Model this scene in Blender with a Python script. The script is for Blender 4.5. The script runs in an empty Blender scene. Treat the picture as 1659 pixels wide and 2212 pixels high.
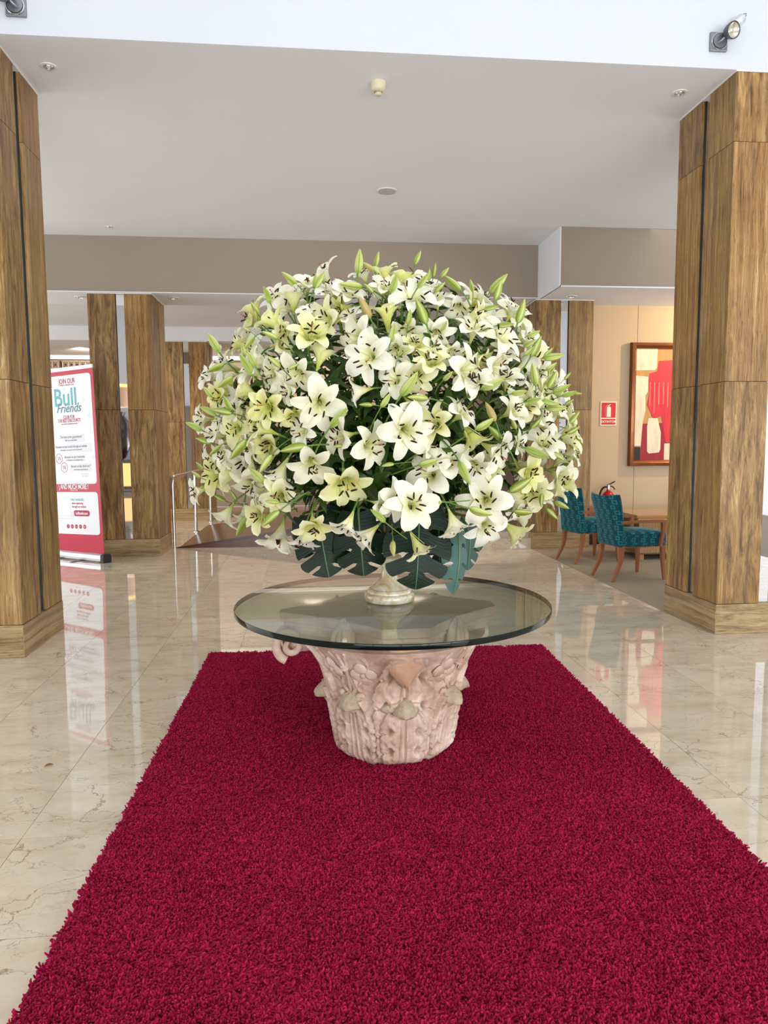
import bpy, bmesh, math, random
from math import sin, cos, pi, radians, sqrt
from mathutils import Vector, Matrix, Euler
random.seed(11)
S = bpy.context.scene
COL = S.collection
D = bpy.data

# ------------------------------------------------------------------ camera, world, lights, exposure
def look_matrix(pos, pitch, yaw, roll):
    p, y, r = radians(pitch), radians(yaw), radians(roll)
    M1 = Matrix(((cos(y), -sin(y), 0), (sin(y), cos(y), 0), (0, 0, 1)))
    A = Matrix(((1, 0, 0), (0, 0, -1), (0, 1, 0)))
    P = Matrix(((1, 0, 0), (0, cos(p), -sin(p)), (0, sin(p), cos(p))))
    Z = Matrix(((cos(r), -sin(r), 0), (sin(r), cos(r), 0), (0, 0, 1)))
    W = (Z @ P @ A @ M1).transposed()
    rt, dn, fw = W.col[0], W.col[1], W.col[2]
    m = Matrix((( rt[0], -dn[0], -fw[0], pos[0]), (rt[1], -dn[1], -fw[1], pos[1]),
                (rt[2], -dn[2], -fw[2], pos[2]), (0, 0, 0, 1)))
    return m
cam = D.objects.new('camera', D.cameras.new('camera'))
COL.objects.link(cam)
cam.data.sensor_fit = 'HORIZONTAL'; cam.data.sensor_width = 36
cam.data.lens = 1550.42 / 1659 * 36
cam.data.clip_start = .05
cam.matrix_world = look_matrix((0, 0, 1.545), 5.4556, 5.7392, -.3349)
S.camera = cam
S.view_settings.view_transform = 'Standard'
S.view_settings.look = 'None'
S.view_settings.gamma = 1
S.view_settings.use_curve_mapping = False
S.view_settings.exposure = 0.0
S.cycles.max_bounces = 10; S.cycles.diffuse_bounces = 5; S.cycles.glossy_bounces = 6
S.cycles.transparent_max_bounces = 12; S.cycles.sample_clamp_indirect = 6
S.cycles.use_denoising = True
w = D.worlds.new('daylight'); S.world = w; w.use_nodes = True
w.node_tree.nodes['Background'].inputs[0].default_value = (.93, .97, 1, 1)
w.node_tree.nodes['Background'].inputs[1].default_value = 1.0
def area(name, loc, rot, size, power, col):
    l = D.lights.new(name, 'AREA'); l.shape = 'RECTANGLE'; l.size, l.size_y = size
    l.energy = power; l.color = col
    o = D.objects.new(name, l); COL.objects.link(o); o.location = loc; o.rotation_euler = [radians(a) for a in rot]
    return o
def spot(name, loc, target, power, col, angle=60, blend=.6, rad=.04):
    l = D.lights.new(name, 'SPOT'); l.energy = power; l.color = col; l.spot_size = radians(angle)
    l.spot_blend = blend; l.shadow_soft_size = rad
    o = D.objects.new(name, l); COL.objects.link(o); o.location = loc
    o.rotation_euler = (Vector(target) - Vector(loc)).to_track_quat('-Z', 'Y').to_euler()
    return o
# daylight through the glazed entrance behind the photographer and the skylight over the forecourt of the lobby
area('entrance_daylight', (5.4, -5.5, 2.1), (90, 0, 12), (6, 3.8), 400, (.95, .975, 1))
area('entrance_daylight', (-2.0, -5.5, 2.1), (90, 0, 0), (6, 3.8), 95, (.94, .97, 1))
area('skylight_daylight', (0.4, 1.4, 6.5), (0, 0, 0), (8, 4.0), 120, (.94, .97, 1))
# added upward fill low outside the entrance, put in to brighten the ceiling
area('ceiling_fill', (1.5, -5.6, .5), (122, 0, 0), (13, 1.2), 540, (.94, .97, 1))
# lamps of the rear lobby, lounge and passage
for i_, (x_, y_) in enumerate(((-4.6, 12.2), (-1.2, 12.2), (2.2, 12.2), (-3.4, 13.9), (.6, 13.9), (-6.6, 13.2))):
    spot('rear_lobby_lamp', (x_, y_, 3.84), (x_, y_, 0), 95, (1, .90, .78), 150, .8, .05)
for x_ in (-7.4, -5.0, -2.6, .0, 2.4):
    spot('rear_passage_lamp', (x_, 16.5, 3.64), (x_, 18.0, 2.5), 230, (1, .80, .62), 140, .8, .05)
area('lounge_lamps', (6.2, 8.0, 4.305), (0, 0, 0), (3.5, 3.0), 34, (1, .92, .84))
spot('picture_lamp', (6.7, 9.45, 3.46), (5.3, 10.5, 2.5), 280, (1, .72, .40), 110, 1., .03)
area('hall_side_fill', (-8.8, 8.5, 1.9), (100, 0, -90), (9, 3.2), 330, (.95, .98, 1))  # added fill at the hall side, lifts ceiling and floor
area('lounge_side_fill', (9.3, 7.6, 1.9), (100, 0, 90), (4.5, 3.2), 120, (.95, .98, 1))  # added fill from the lounge side, tilted up towards the ceiling

# ------------------------------------------------------------------ material helpers
def mat(name, build):
    m = D.materials.new(name); m.use_nodes = True
    nt = m.node_tree; nt.nodes.clear()
    out = nt.nodes.new('ShaderNodeOutputMaterial')
    class N: pass
    def n(t, _in=None, **kw):
        x = nt.nodes.new('ShaderNode' + t)
        for k, v in kw.items(): setattr(x, k, v)
        for k, v in (_in or {}).items():
            s = x.inputs[k]
            if isinstance(v, bpy.types.NodeSocket): nt.links.new(v, s)
            else:
                if isinstance(v, (tuple, list)) and len(v) == 3 and s.type == 'RGBA': v = (*v, 1)
                s.default_value = v
        return x
    n.link = nt.links.new
    def ramp(f, stops, interp='LINEAR'):
        r = n('ValToRGB', {0: f}); r.color_ramp.interpolation = interp
        e = r.color_ramp.elements
        while len(e) < len(stops): e.new(.5)
        for i, (p, c) in enumerate(stops):
            e[i].position = p; e[i].color = (*c, 1) if len(c) == 3 else c
        return r.outputs[0]
    n.ramp = ramp
    def math_(op, a, b=0., c=0.):
        return n('Math', {0: a, 1: b, 2: c}, operation=op).outputs[0]
    n.math = math_
    def mix(f, a, b, typ='MIX'):
        x = n('Mix', data_type='RGBA', blend_type=typ)
        for i, v in ((0, f), (6, a), (7, b)):
            if isinstance(v, bpy.types.NodeSocket): nt.links.new(v, x.inputs[i])
            else: x.inputs[i].default_value = (*v, 1) if isinstance(v, (tuple, list)) and len(v) == 3 else v
        return x.outputs[2]
    n.mix = mix
    sh = build(n)
    nt.links.new(sh, out.inputs[0])
    return m
def srgb(r, g, b):
    f = lambda c: (c / 255 / 12.92) if c <= 10 else ((c / 255 + .055) / 1.055) ** 2.4
    return (f(r), f(g), f(b))
def simple(name, col, rough=.5, metal=0., spec=.5, noise=0, nscale=20, bump=0., coat=0.):
    def b(n):
        c = col
        tc = n('TexCoord')
        i = {'Roughness': rough, 'Metallic': metal, 'Specular IOR Level': spec, 'Coat Weight': coat}
        if noise:
            t = n('TexNoise', {'Vector': tc.outputs['Object'], 'Scale': nscale, 'Detail': 4})
            c = n.mix(t.outputs[0], tuple(x * (1 - noise) for x in col), tuple(min(1, x * (1 + noise)) for x in col))
        if bump:
            t = n('TexNoise', {'Vector': tc.outputs['Object'], 'Scale': nscale * 3, 'Detail': 4})
            i['Normal'] = n('Bump', {'Strength': bump, 'Distance': .01, 'Height': t.outputs[0]}).outputs[0]
        i['Base Color'] = c
        return n('BsdfPrincipled', i).outputs[0]
    return mat(name, b)

def travertine(name, horizontal=False, tone=0.0, flat=1.0):
    def b(n):
        tc = n('TexCoord'); oi = n('ObjectInfo')
        off = n('VectorMath', {0: oi.outputs['Random'], 1: (37., 53., 71.)}, operation='MULTIPLY')
        v = n('VectorMath', {0: tc.outputs['Object'], 1: off.outputs[0]}, operation='ADD').outputs[0]
        lo, hi = (.48, 19.)
        sc = (lo, lo, hi) if horizontal else (hi, hi, lo)
        wob = n('TexNoise', {'Vector': v, 'Scale': 2.2, 'Detail': 3})
        v2 = n('VectorMath', {0: n('VectorMath', {0: wob.outputs[1], 1: (.5, .5, .5)}, operation='SUBTRACT').outputs[0], 1: (.05, .05, .05)}, operation='MULTIPLY').outputs[0]
        v = n('VectorMath', {0: v, 1: v2}, operation='ADD').outputs[0]
        m1 = n('Mapping', {'Vector': v, 'Scale': sc}).outputs[0]
        m2 = n('Mapping', {'Vector': v, 'Scale': tuple(x * (5 if x > 1 else 2.2) for x in sc)}).outputs[0]
        n1 = n('TexNoise', {'Vector': m1, 'Scale': 1.5, 'Detail': 6, 'Roughness': .66, 'Distortion': .15}).outputs[0]
        n2 = n('TexNoise', {'Vector': m2, 'Scale': 1.3, 'Detail': 5, 'Roughness': .7}).outputs[0]
        n3 = n('TexNoise', {'Vector': v, 'Scale': 2.4, 'Detail': 6, 'Roughness': .65}).outputs[0]
        f = n.math('ADD', n.math('MULTIPLY', n1, .46), n.math('MULTIPLY', n2, .42))
        f = n.math('ADD', f, n.math('MULTIPLY', n3, .20))
        f = n.math('ADD', f, n.math('MULTIPLY', n.math('SUBTRACT', oi.outputs['Random'], .5), .09))
        if horizontal:
            st = [(.36, srgb(84, 66, 44)), (.46, srgb(140, 116, 80)), (.54, srgb(176, 152, 112)), (.62, srgb(196, 174, 134)), (.72, srgb(214, 198, 166))]
        else:
            st = [(.37, srgb(62, 43, 23)), (.45, srgb(108, 79, 43)), (.515, srgb(146, 112, 64)), (.57, srgb(168, 134, 82)), (.63, srgb(190, 158, 106)), (.71, srgb(218, 196, 152))]
        mo = n('TexNoise', {'Vector': n('Mapping', {'Vector': v, 'Scale': tuple(x ** .55 for x in sc)}).outputs[0], 'Scale': 3.2, 'Detail': 8, 'Roughness': .74, 'Distortion': .8}).outputs[0]
        rk = n.math('MULTIPLY', n.ramp(n.math('FRACT', n.math('MULTIPLY', oi.outputs['Random'], 7.)), [(.40, (0, 0, 0)), (.7, (1, 1, 1))]), .62)
        f = n('Mix', {0: rk, 2: f, 3: n.math('ADD', n.math('MULTIPLY', mo, 1.25), -.10)}, data_type='FLOAT').outputs[0]
        c = n.ramp(f, st)
        gr = n('TexNoise', {'Vector': n('Mapping', {'Vector': v, 'Scale': tuple(x * .5 for x in sc)}).outputs[0], 'Scale': 1.3, 'Detail': 3}).outputs[0]
        c = n.mix(n.ramp(gr, [(.5, (0, 0, 0)), (.75, (.45, .45, .45))]), c, srgb(112, 100, 84))
        c = n.mix(n.ramp(oi.outputs['Random'], [(.45, (0, 0, 0)), (1, (.5, .5, .5))]), c, n.mix(1., c, srgb(232, 196, 148), 'MULTIPLY'))
        pit = n('TexNoise', {'Vector': n('Mapping', {'Vector': v, 'Scale': tuple(x * (4 if x > 1 else 9) for x in sc)}).outputs[0], 'Scale': 1.6, 'Detail': 5, 'Roughness': .7}).outputs[0]
        pm = n.ramp(pit, [(.33, (1, 1, 1)), (.41, (0, 0, 0))])
        c = n.mix(n.math('MULTIPLY', pm, .75), c, srgb(46, 33, 20))
        c = n.mix(1., c, (.89, .885, .82), 'MULTIPLY')
        if tone: c = n.mix(1., c, (tone, tone, tone), 'MULTIPLY')
        h = n.math('SUBTRACT', n2, n.math('MULTIPLY', pm, .8))
        bp = n('Bump', {'Strength': .35 * flat, 'Distance': .006, 'Height': h}).outputs[0]
        return n('BsdfPrincipled', {'Base Color': c, 'Roughness': n.math('ADD', .24, n.math('MULTIPLY', n2, .25)), 'Normal': bp, 'Specular IOR Level': .45}).outputs[0]
    return mat(name, b)

def marble(name):
    def b(n):
        tc = n('TexCoord'); oi = n('ObjectInfo')
        off = n('VectorMath', {0: oi.outputs['Random'], 1: (41., 67., 0.)}, operation='MULTIPLY')
        v = n('VectorMath', {0: tc.outputs['Object'], 1: off.outputs[0]}, operation='ADD').outputs[0]
        wob = n('TexNoise', {'Vector': v, 'Scale': 5, 'Detail': 6, 'Roughness': .6})
        d = n('VectorMath', {0: n('VectorMath', {0: wob.outputs[1], 1: (.5, .5, .5)}, operation='SUBTRACT').outputs[0], 1: (.34, .34, .34)}, operation='MULTIPLY').outputs[0]
        vd = n('VectorMath', {0: v, 1: d}, operation='ADD').outputs[0]
        vs = n('Mapping', {'Vector': vd, 'Rotation': (0, 0, .5), 'Scale': (1.6, 4.2, 1)}).outputs[0]
        vo = n('TexVoronoi', {'Vector': vs, 'Scale': 1.2}, feature='DISTANCE_TO_EDGE').outputs[0]
        vo2 = n('TexVoronoi', {'Vector': vs, 'Scale': 3.4}, feature='DISTANCE_TO_EDGE').outputs[0]
        mask = n('TexNoise', {'Vector': v, 'Scale': 2.3, 'Detail': 2}).outputs[0]
        l1 = n.ramp(vo, [(0, (1, 1, 1)), (.011, (0, 0, 0))])
        l2 = n.ramp(vo2, [(0, (1, 1, 1)), (.020, (0, 0, 0))])
        l1 = n.math('MULTIPLY', l1, n.ramp(mask, [(.36, (0, 0, 0)), (.54, (1, 1, 1))]))
        l2 = n.math('MULTIPLY', l2, n.ramp(mask, [(.44, (0, 0, 0)), (.64, (.7, .7, .7))]))
        cl = n('TexNoise', {'Vector': n('Mapping', {'Vector': v, 'Rotation': (0, 0, .4), 'Scale': (1.6, 3.2, 1)}).outputs[0], 'Scale': 2, 'Detail': 6, 'Roughness': .62}).outputs[0]
        c = n.ramp(cl, [(.3, srgb(200, 185, 161)), (.48, srgb(216, 203, 182)), (.7, srgb(227, 217, 199))])
        c = n.mix(n.math('MULTIPLY', n.math('SUBTRACT', oi.outputs['Random'], .2), .35), c, srgb(186, 170, 148))
        c = n.mix(n.math('MULTIPLY', n.math('MAXIMUM', l1, l2), .72), c, srgb(118, 94, 70))
        st = n('TexNoise', {'Vector': v, 'Scale': 3.1, 'Detail': 5, 'Roughness': .7}).outputs[0]
        c = n.mix(n.ramp(st, [(.66, (0, 0, 0)), (.80, (.5, .5, .5))]), c, srgb(166, 132, 88))
        wv = n('TexNoise', {'Vector': tc.outputs['Object'], 'Scale': 2.6, 'Detail': 1}).outputs[0]
        bp = n('Bump', {'Strength': .06, 'Distance': .006, 'Height': wv}).outputs[0]
        return n('BsdfPrincipled', {'Base Color': c, 'Roughness': .03, 'Normal': bp, 'IOR': 1.6, 'Coat Weight': .25, 'Coat Roughness': .03}).outputs[0]
    return mat(name, b)

def plaster(name, col, var=.03):
    return simple(name, col, .85, 0, .2, var, 1.3, .02)

M = {}
M['stone'] = travertine('travertine')
M['stone_base'] = travertine('travertine_skirting', True)
M['marble'] = marble('cream_marble')
M['grout'] = simple('grout', srgb(134, 118, 98), .8)
M['white'] = plaster('white_paint', srgb(228, 230, 234))
M['ceiling'] = plaster('ceiling_paint', srgb(232, 236, 243))
M['fascia'] = plaster('fascia_paint', srgb(206, 210, 218))
M['taupe'] = plaster('taupe_paint', srgb(160, 148, 134))
M['beige'] = plaster('beige_wall_fabric', srgb(198, 177, 148))
M['mirror'] = simple('mirror_glass', (.86, .87, .88), .02, 1.)
M['black'] = simple('black_paint', (.012, .012, .013), .45)
M['dark'] = simple('dark_recess', (.03, .027, .024), .8)
M['steel'] = simple('brushed_steel', (.62, .62, .63), .25, 1.)
M['grey_metal'] = simple('grey_metal', srgb(138, 142, 148), .4, .7)
M['alu'] = simple('aluminium', srgb(214, 220, 226), .35, .6)
M['plastic'] = simple('cream_plastic', srgb(226, 214, 182), .5)
M['whitep'] = simple('white_plastic', srgb(226, 226, 224), .4)
M['lens'] = simple('lamp_lens', srgb(210, 208, 190), .12, .6)

# ------------------------------------------------------------------ mesh helpers
class MB:
    def __init__(s): s.v = []; s.f = []; s.uv = None; s.mi = []; s.cur = 0; s.uvs = []
    def add(s, vs, fs, uvs=None):
        o = len(s.v); s.v += [tuple(p) for p in vs]
        for f in fs: s.f.append(tuple(i + o for i in f)); s.mi.append(s.cur)
        s.uvs += list(uvs) if uvs else [(0, 0)] * len(vs)
        return s
    def box(s, a, b, cham=0.):
        x0, y0, z0 = a; x1, y1, z1 = b
        s.add([(x0, y0, z0), (x1, y0, z0), (x1, y1, z0), (x0, y1, z0), (x0, y0, z1), (x1, y0, z1), (x1, y1, z1), (x0, y1, z1)],
              [(0, 3, 2, 1), (4, 5, 6, 7), (0, 1, 5, 4), (1, 2, 6, 5), (2, 3, 7, 6), (3, 0, 4, 7)]); return s
    def lathe(s, prof, n=32, c=(0, 0, 0), M_=None, cap=True):
        vs = []; fs = []; m = len(prof)
        for i in range(n):
            a = 2 * pi * i / n
            for r, z in prof: vs.append(Vector((r * cos(a), r * sin(a), z)))
        for i in range(n):
            for j in range(m - 1):
                fs.append((i * m + j, ((i + 1) % n) * m + j, ((i + 1) % n) * m + j + 1, i * m + j + 1))
        if cap:
            if prof[0][0] > 1e-5: fs.append(tuple(i * m for i in reversed(range(n))))
            if prof[-1][0] > 1e-5: fs.append(tuple(i * m + m - 1 for i in range(n)))
        vs = [(M_ @ p if M_ else p) + Vector(c) for p in vs]
        return s.add(vs, fs)
    def tube(s, pts, rad, n=8, cap=True, flat=1.0):
        pts = [Vector(p) for p in pts]; k = len(pts)
        R = rad if isinstance(rad, (list, tuple)) else [rad] * k
        vs = []; fs = []; up = None
        for i, p in enumerate(pts):
            t = (pts[min(i + 1, k - 1)] - pts[max(i - 1, 0)]).normalized()
            if up is None: up = t.orthogonal().normalized()
            up = (up - t * up.dot(t)).normalized(); si = t.cross(up)
            for j in range(n):
                a = 2 * pi * j / n
                vs.append(p + (up * cos(a) + si * sin(a) * flat) * R[i])
        for i in range(k - 1):
            for j in range(n):
                fs.append((i * n + j, i * n + (j + 1) % n, (i + 1) * n + (j + 1) % n, (i + 1) * n + j))
        if cap: fs.append(tuple(reversed(range(n)))); fs.append(tuple((k - 1) * n + j for j in range(n)))
        return s.add(vs, fs)
    def grid(s, P, wrap=False, uv=True):   # P[i][j]
        ni, nj = len(P), len(P[0]); vs = []; uvs = []; fs = []
        for i in range(ni):
            for j in range(nj): vs.append(P[i][j]); uvs.append((j / max(1, nj - 1), i / max(1, ni - 1)))
        for i in range(ni - 1):
            for j in range(nj - (0 if wrap else 1)):
                fs.append((i * nj + j, i * nj + (j + 1) % nj, (i + 1) * nj + (j + 1) % nj, (i + 1) * nj + j))
        return s.add(vs, fs, uvs)
    def prism(s, poly, z0, z1):  # poly in xy, extruded in z
        n = len(poly)
        s.add([(x, y, z0) for x, y in poly] + [(x, y, z1) for x, y in poly],
              [tuple(reversed(range(n))), tuple(range(n, 2 * n))] + [(i, (i + 1) % n, n + (i + 1) % n, n + i) for i in range(n)])
        return s
    def mesh(s, name, mats, smooth=False, bevel=0):
        me = D.meshes.new(name); me.from_pydata(s.v, [], s.f)
        for m in (mats if isinstance(mats, (list, tuple)) else [mats]): me.materials.append(m)
        if any(s.mi):
            for p, i in zip(me.polygons, s.mi): p.material_index = i
        if any(u != (0, 0) for u in s.uvs):
            l = me.uv_layers.new(name='UVMap')
            for lp in me.loops: l.data[lp.index].uv = s.uvs[lp.vertex_index]
        if bevel:
            bm = bmesh.new(); bm.from_mesh(me)
            bmesh.ops.bevel(bm, geom=[e for e in bm.edges if e.is_manifold and e.calc_face_angle(0) > .6], offset=bevel, segments=2, affect='EDGES', profile=.6)
            bm.to_mesh(me); bm.free()
        if smooth:
            for p in me.polygons: p.use_smooth = True
            me.set_sharp_from_angle(angle=radians(smooth if smooth > 1 else 45))
        me.update()
        return me
    def build(s, name, mats, parent=None, smooth=False, bevel=0, loc=None, rot=None):
        return put(name, s.mesh(name, mats, smooth, bevel), parent, loc, rot)
def put(name, me, parent=None, loc=None, rot=None, mat4=None):
    o = D.objects.new(name, me); COL.objects.link(o)
    if parent: o.parent = parent
    if loc: o.location = loc
    if rot: o.rotation_euler = rot
    if mat4: o.matrix_local = mat4
    return o
def empty(name, loc=(0, 0, 0), rz=0.):
    o = D.objects.new(name, None); COL.objects.link(o); o.location = loc; o.rotation_euler = (0, 0, rz); o.empty_display_size = .1
    return o
def tag(o, label=None, cat=None, group=None, kind=None):
    if label: o['label'] = label
    if cat: o['category'] = cat
    if group: o['group'] = group
    if kind: o['kind'] = kind
    return o
def bez(p0, p1, p2, p3, n):
    p0, p1, p2, p3 = map(Vector, (p0, p1, p2, p3)); r = []
    for i in range(n + 1):
        t = i / n; u = 1 - t
        r.append(p0 * u**3 + p1 * 3 * u * u * t + p2 * 3 * u * t * t + p3 * t**3)
    return r
def text_mesh(txt, size, matl, shear=0., extrude=.0006, align='CENTER', bold=0.):
    c = D.curves.new('lettering', 'FONT'); c.body = txt; c.size = size; c.align_x = align; c.align_y = 'CENTER'
    c.extrude = extrude; c.shear = shear; c.offset = bold; c.resolution_u = 3
    o = D.objects.new('lettering', c); COL.objects.link(o)
    bpy.context.view_layer.update()
    me = D.meshes.new_from_object(o.evaluated_get(bpy.context.evaluated_depsgraph_get()))
    D.objects.remove(o); me.materials.clear(); me.materials.append(matl); me.name = 'lettering'
    return me

# ------------------------------------------------------------------ the setting
def struct(name, mb, m, label=None, parent=None, **k):
    o = mb.build(name, m, parent, **k)
    if not parent: tag(o, label, kind='structure')
    return o
YF, ZC, ZB = 5.36, 4.312, 3.59     # fascia plane, main ceiling, underside of the beams
floor = struct('floor', MB().box((-9, -5, -.10), (9.5, 18.1, -.006)), M['grout'], 'polished cream marble tile floor of the hotel lobby')
# marble tiles: the nearest visible ones are parts, the rest is one stuff part
inv = cam.matrix_world.inverted()
def px(p):
    c = inv @ Vector(p)
    if c.z > -.2: return None
    return (829.5 + 1550.42 * c.x / -c.z, 1106 - 1550.42 * c.y / -c.z)
RUG = [(-.84, .12), (1.507, .05), (1.704, 5.141), (-.755, 5.232)]
TS = .6
near, rest = [], MB()
T = TS / 2 - .0010
for i in range(-8, 13):
    for j in range(-9, 26):
        x, y = -1.7625 + TS * i + TS / 2, 4.63 + TS * (j - 8) + TS / 2 - .0
        if y > 17.9 or y < -4.6 or (x > 3.1 and y > 5.8) : continue
        q = [px((x + dx * T, y + dy * T, 0)) for dx in (-1, 1) for dy in (-1, 1)]
        vis = all(q) and any(-10 < a < 1669 and -10 < b < 2222 for a, b in q)
        if -.5 < x < 1.3 and .4 < y < 4.8: vis = False
        if vis: near.append((x * x + y * y, x, y))
        else: rest.box((x - T, y - T, -.02), (x + T, y + T, 0))
for j in range(10, 26):
    y = 4.63 + TS * (j - 8) + TS / 2
    if 5.8 < y < 10.4: rest.box((3.0375 + .0016, y - T, -.02), (3.184, y + T, 0))
near.sort()
tile_me = MB().prism([(-T, -T), (T, -T), (T, T), (-T, T)], -.02, 0).mesh('tile', M['marble'])
for k, (_, x, y) in enumerate(near):
    if k < 290:
        put('tile', tile_me, floor, (x, y, random.uniform(-.0006, 0)), (random.gauss(0, .0005), random.gauss(0, .0005), pi * (k % 2)))
    else: rest.box((x - T, y - T, -.02), (x + T, y + T, 0))
tag(rest.build('tile_field', M['marble'], floor), kind='stuff')

# ceilings, beams, walls
struct('ceiling', MB().box((-9, YF + .002, ZC), (9.5, 11.0, ZC + .15)), M['ceiling'], 'smooth off-white ceiling between the pillars')
cm = MB().box((-9, 11.0, 3.87), (9.5, 14.9, 4.2)).box((-9, 15.7, 3.67), (9.5, 18.2, 4.2))
struct('ceiling', cm, M['white'], 'lower white ceiling of the rear lobby')
struct('ceiling', MB().box((-9, -5, 6.6), (9.5, YF, 6.75)), M['white'], 'high ceiling over the forecourt behind the white fascia')
struct('trim_1', MB().box((-9, YF, ZC + .0005), (9.5, YF + .25, 6.6)), M['fascia'], 'tall bright white fascia wall above the two front pillars')
struct('beam', MB().box((-9, 10.15, ZB), (3.24, 11.02, ZC)), M['taupe'], 'long taupe ceiling beam behind the flowers')
struct('beam', MB().box((3.24, 9.265, 3.572), (9.5, 10.47, ZC)), M['taupe'], 'nearer taupe ceiling beam stepping forward over the lounge')
struct('trim_2', MB().box((-9, 10.14, ZB - .012), (3.235, 11.02, ZB)), M['ceiling'], 'pale soffit under the long taupe beam')
struct('trim_3', MB().box((3.235, 9.255, 3.555), (9.5, 10.47, 3.573)).box((3.228, 9.255, 3.555), (3.246, 10.15, ZC - .002)), M['ceiling'], 'pale soffit and return of the nearer beam over the lounge')
struct('trim_4', MB().box((-9, 14.85, 3.60), (9.5, 15.75, 3.9)), M['white'], 'white band of the far ceiling beam')
struct('wall_back', MB().box((-9, 18.1, 0), (9.5, 18.3, 4.3)), simple('rear_wall', srgb(150, 136, 126), .8), 'grey brown rear wall far beyond the pillars')
struct('wall_left', MB().box((-9.2, -5, 0), (-9, 18.3, 6.7)), M['white'], 'white side wall of the lobby out of view')
struct('wall_right', MB().box((9.5, -5, 0), (9.7, 18.3, 6.7)), M['white'], 'white side wall of the lounge out of view')
wr = MB().box((-9, -5.2, 0), (-5.2, -5.0, 6.7)).box((-5.2, -5.2, 4.0), (9.5, -5.0, 6.7)).box((8.2, -5.2, 0), (9.5, -5.0, 4.0))
struct('wall_entrance', wr, M['white'], 'white entrance wall behind the photographer, seen only in the mirror strips')
wn = empty('window_1', (0, -5.1, 0)); tag(wn, 'glazed entrance front with dark mullions behind the photographer', kind='structure')
for x in (-5.2, -2.5, .2, 2.9, 5.6, 8.2): MB().box((x - .04, -.05, 0), (x + .04, .05, 4.0)).build('mullion', M['grey_metal'], wn)
for z in (.05, 2.4, 3.96): MB().box((-5.2, -.05, z - .04), (8.2, .05, z + .04)).build('mullion', M['grey_metal'], wn)
def glow(name, col, st): 
    return mat(name, lambda n: n('Emission', {'Color': (*col, 1), 'Strength': st}).outputs[0])
o = empty('added_counter', (-6.3, -4.1, 0)); tag(o, 'added amber glowing counter behind the photographer, made up for the pillar mirror reflections', 'counter')  # made-up counter, added only for what the mirror strips reflect
MB().box((-1.1, -.3, .12), (1.1, .3, 1.0)).build('body', simple('counter_body', srgb(96, 66, 40), .4), o)
MB().box((-1.0, .301, .2), (1.0, .31, .95)).build('lit_panel', glow('added_amber_glow', (1, .62, .22), 1.6), o)  # added glowing panel, gives the mirrors their amber reflection
MB().box((-1.2, -.38, 1.0), (1.2, .40, 1.06)).build('worktop', simple('counter_top', srgb(40, 30, 28), .15), o, bevel=.01)
MB().lathe([(.10, 1.06), (.20, 1.12), (.36, 1.5), (.42, 1.9), (.34, 2.3), (.2, 2.5), (.24, 2.62)], 36, cap=False).build('added_dark_jar', simple('added_dark_jar', srgb(44, 20, 18), .12), o, smooth=True)  # invented jar, a dark shape for the mirror strip to reflect
o = empty('added_drum_pendant', (-6.25, -3.6, 0)); tag(o, 'added drum pendant lamp with yellow rim behind the photographer, made up for mirror reflections', 'lamp')  # made-up lamp, added to put a yellow band into the mirror strip
MB().lathe([(.42, 2.75), (.44, 2.80), (.44, 3.36), (.42, 3.40)], 36, cap=False).build('shade', simple('lamp_shade', srgb(206, 160, 130), .6), o, smooth=True)
MB().lathe([(.43, 3.38), (.46, 3.40), (.46, 3.46), (.43, 3.47)], 36, cap=False).build('lit_rim', glow('lamp_rim', (1, .70, .18), 2.2), o, smooth=True)
MB().tube([(0, 0, 3.4), (0, 0, 6.6)], .012, 8).build('rod', M['black'], o)
MB().lathe([(0, 2.76), (.42, 2.76)], 36, cap=False).build('diffuser', glow('lamp_diffuser', (1, .80, .52), 1.5), o)
wl = empty('wall_lounge', (0, 0, 0)); tag(wl, 'beige fabric-panelled lounge wall carrying the red painting', kind='structure')
xs = [4.02, 4.86, 6.2, 7.5, 8.8, 9.5]
for a, b in zip(xs, xs[1:]):
    MB().box((a + .003, 10.45, .16), (b - .003, 10.5, 3.555)).build('panel', M['beige'], wl)
MB().box((4.02, 10.48, 0), (9.5, 10.7, 3.56)).build('backing', M['dark'], wl)
struct('baseboard_lounge', MB().box((4.02, 10.425, .02), (9.5, 10.47, .16)), simple('walnut_base', srgb(74, 52, 34), .5), 'dark brown baseboard along the lounge wall')

def carpet_mat(n):
    tc = n('TexCoord')
    a = n('TexNoise', {'Vector': tc.outputs['Object'], 'Scale': 2.2, 'Detail': 6, 'Roughness': .7}).outputs[0]
    b_ = n('TexNoise', {'Vector': tc.outputs['Object'], 'Scale': 130, 'Detail': 3}).outputs[0]
    c = n.mix(n.math('ADD', n.math('MULTIPLY', a, .7), n.math('MULTIPLY', b_, .3)), srgb(128, 116, 98), srgb(176, 164, 144))
    return n('BsdfPrincipled', {'Base Color': c, 'Roughness': .95, 'Specular IOR Level': .1, 'Normal': n('Bump', {'Strength': .5, 'Distance': .004, 'Height': b_}).outputs[0]}).outputs[0]
M['carpet'] = mat('lounge_carpet', carpet_mat)
struct('floor_carpet', MB().box((3.185, 5.42, -.006), (9.5, 10.47, .003)), M['carpet'], 'grey beige fitted carpet of the lounge behind the front pillar')

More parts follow.
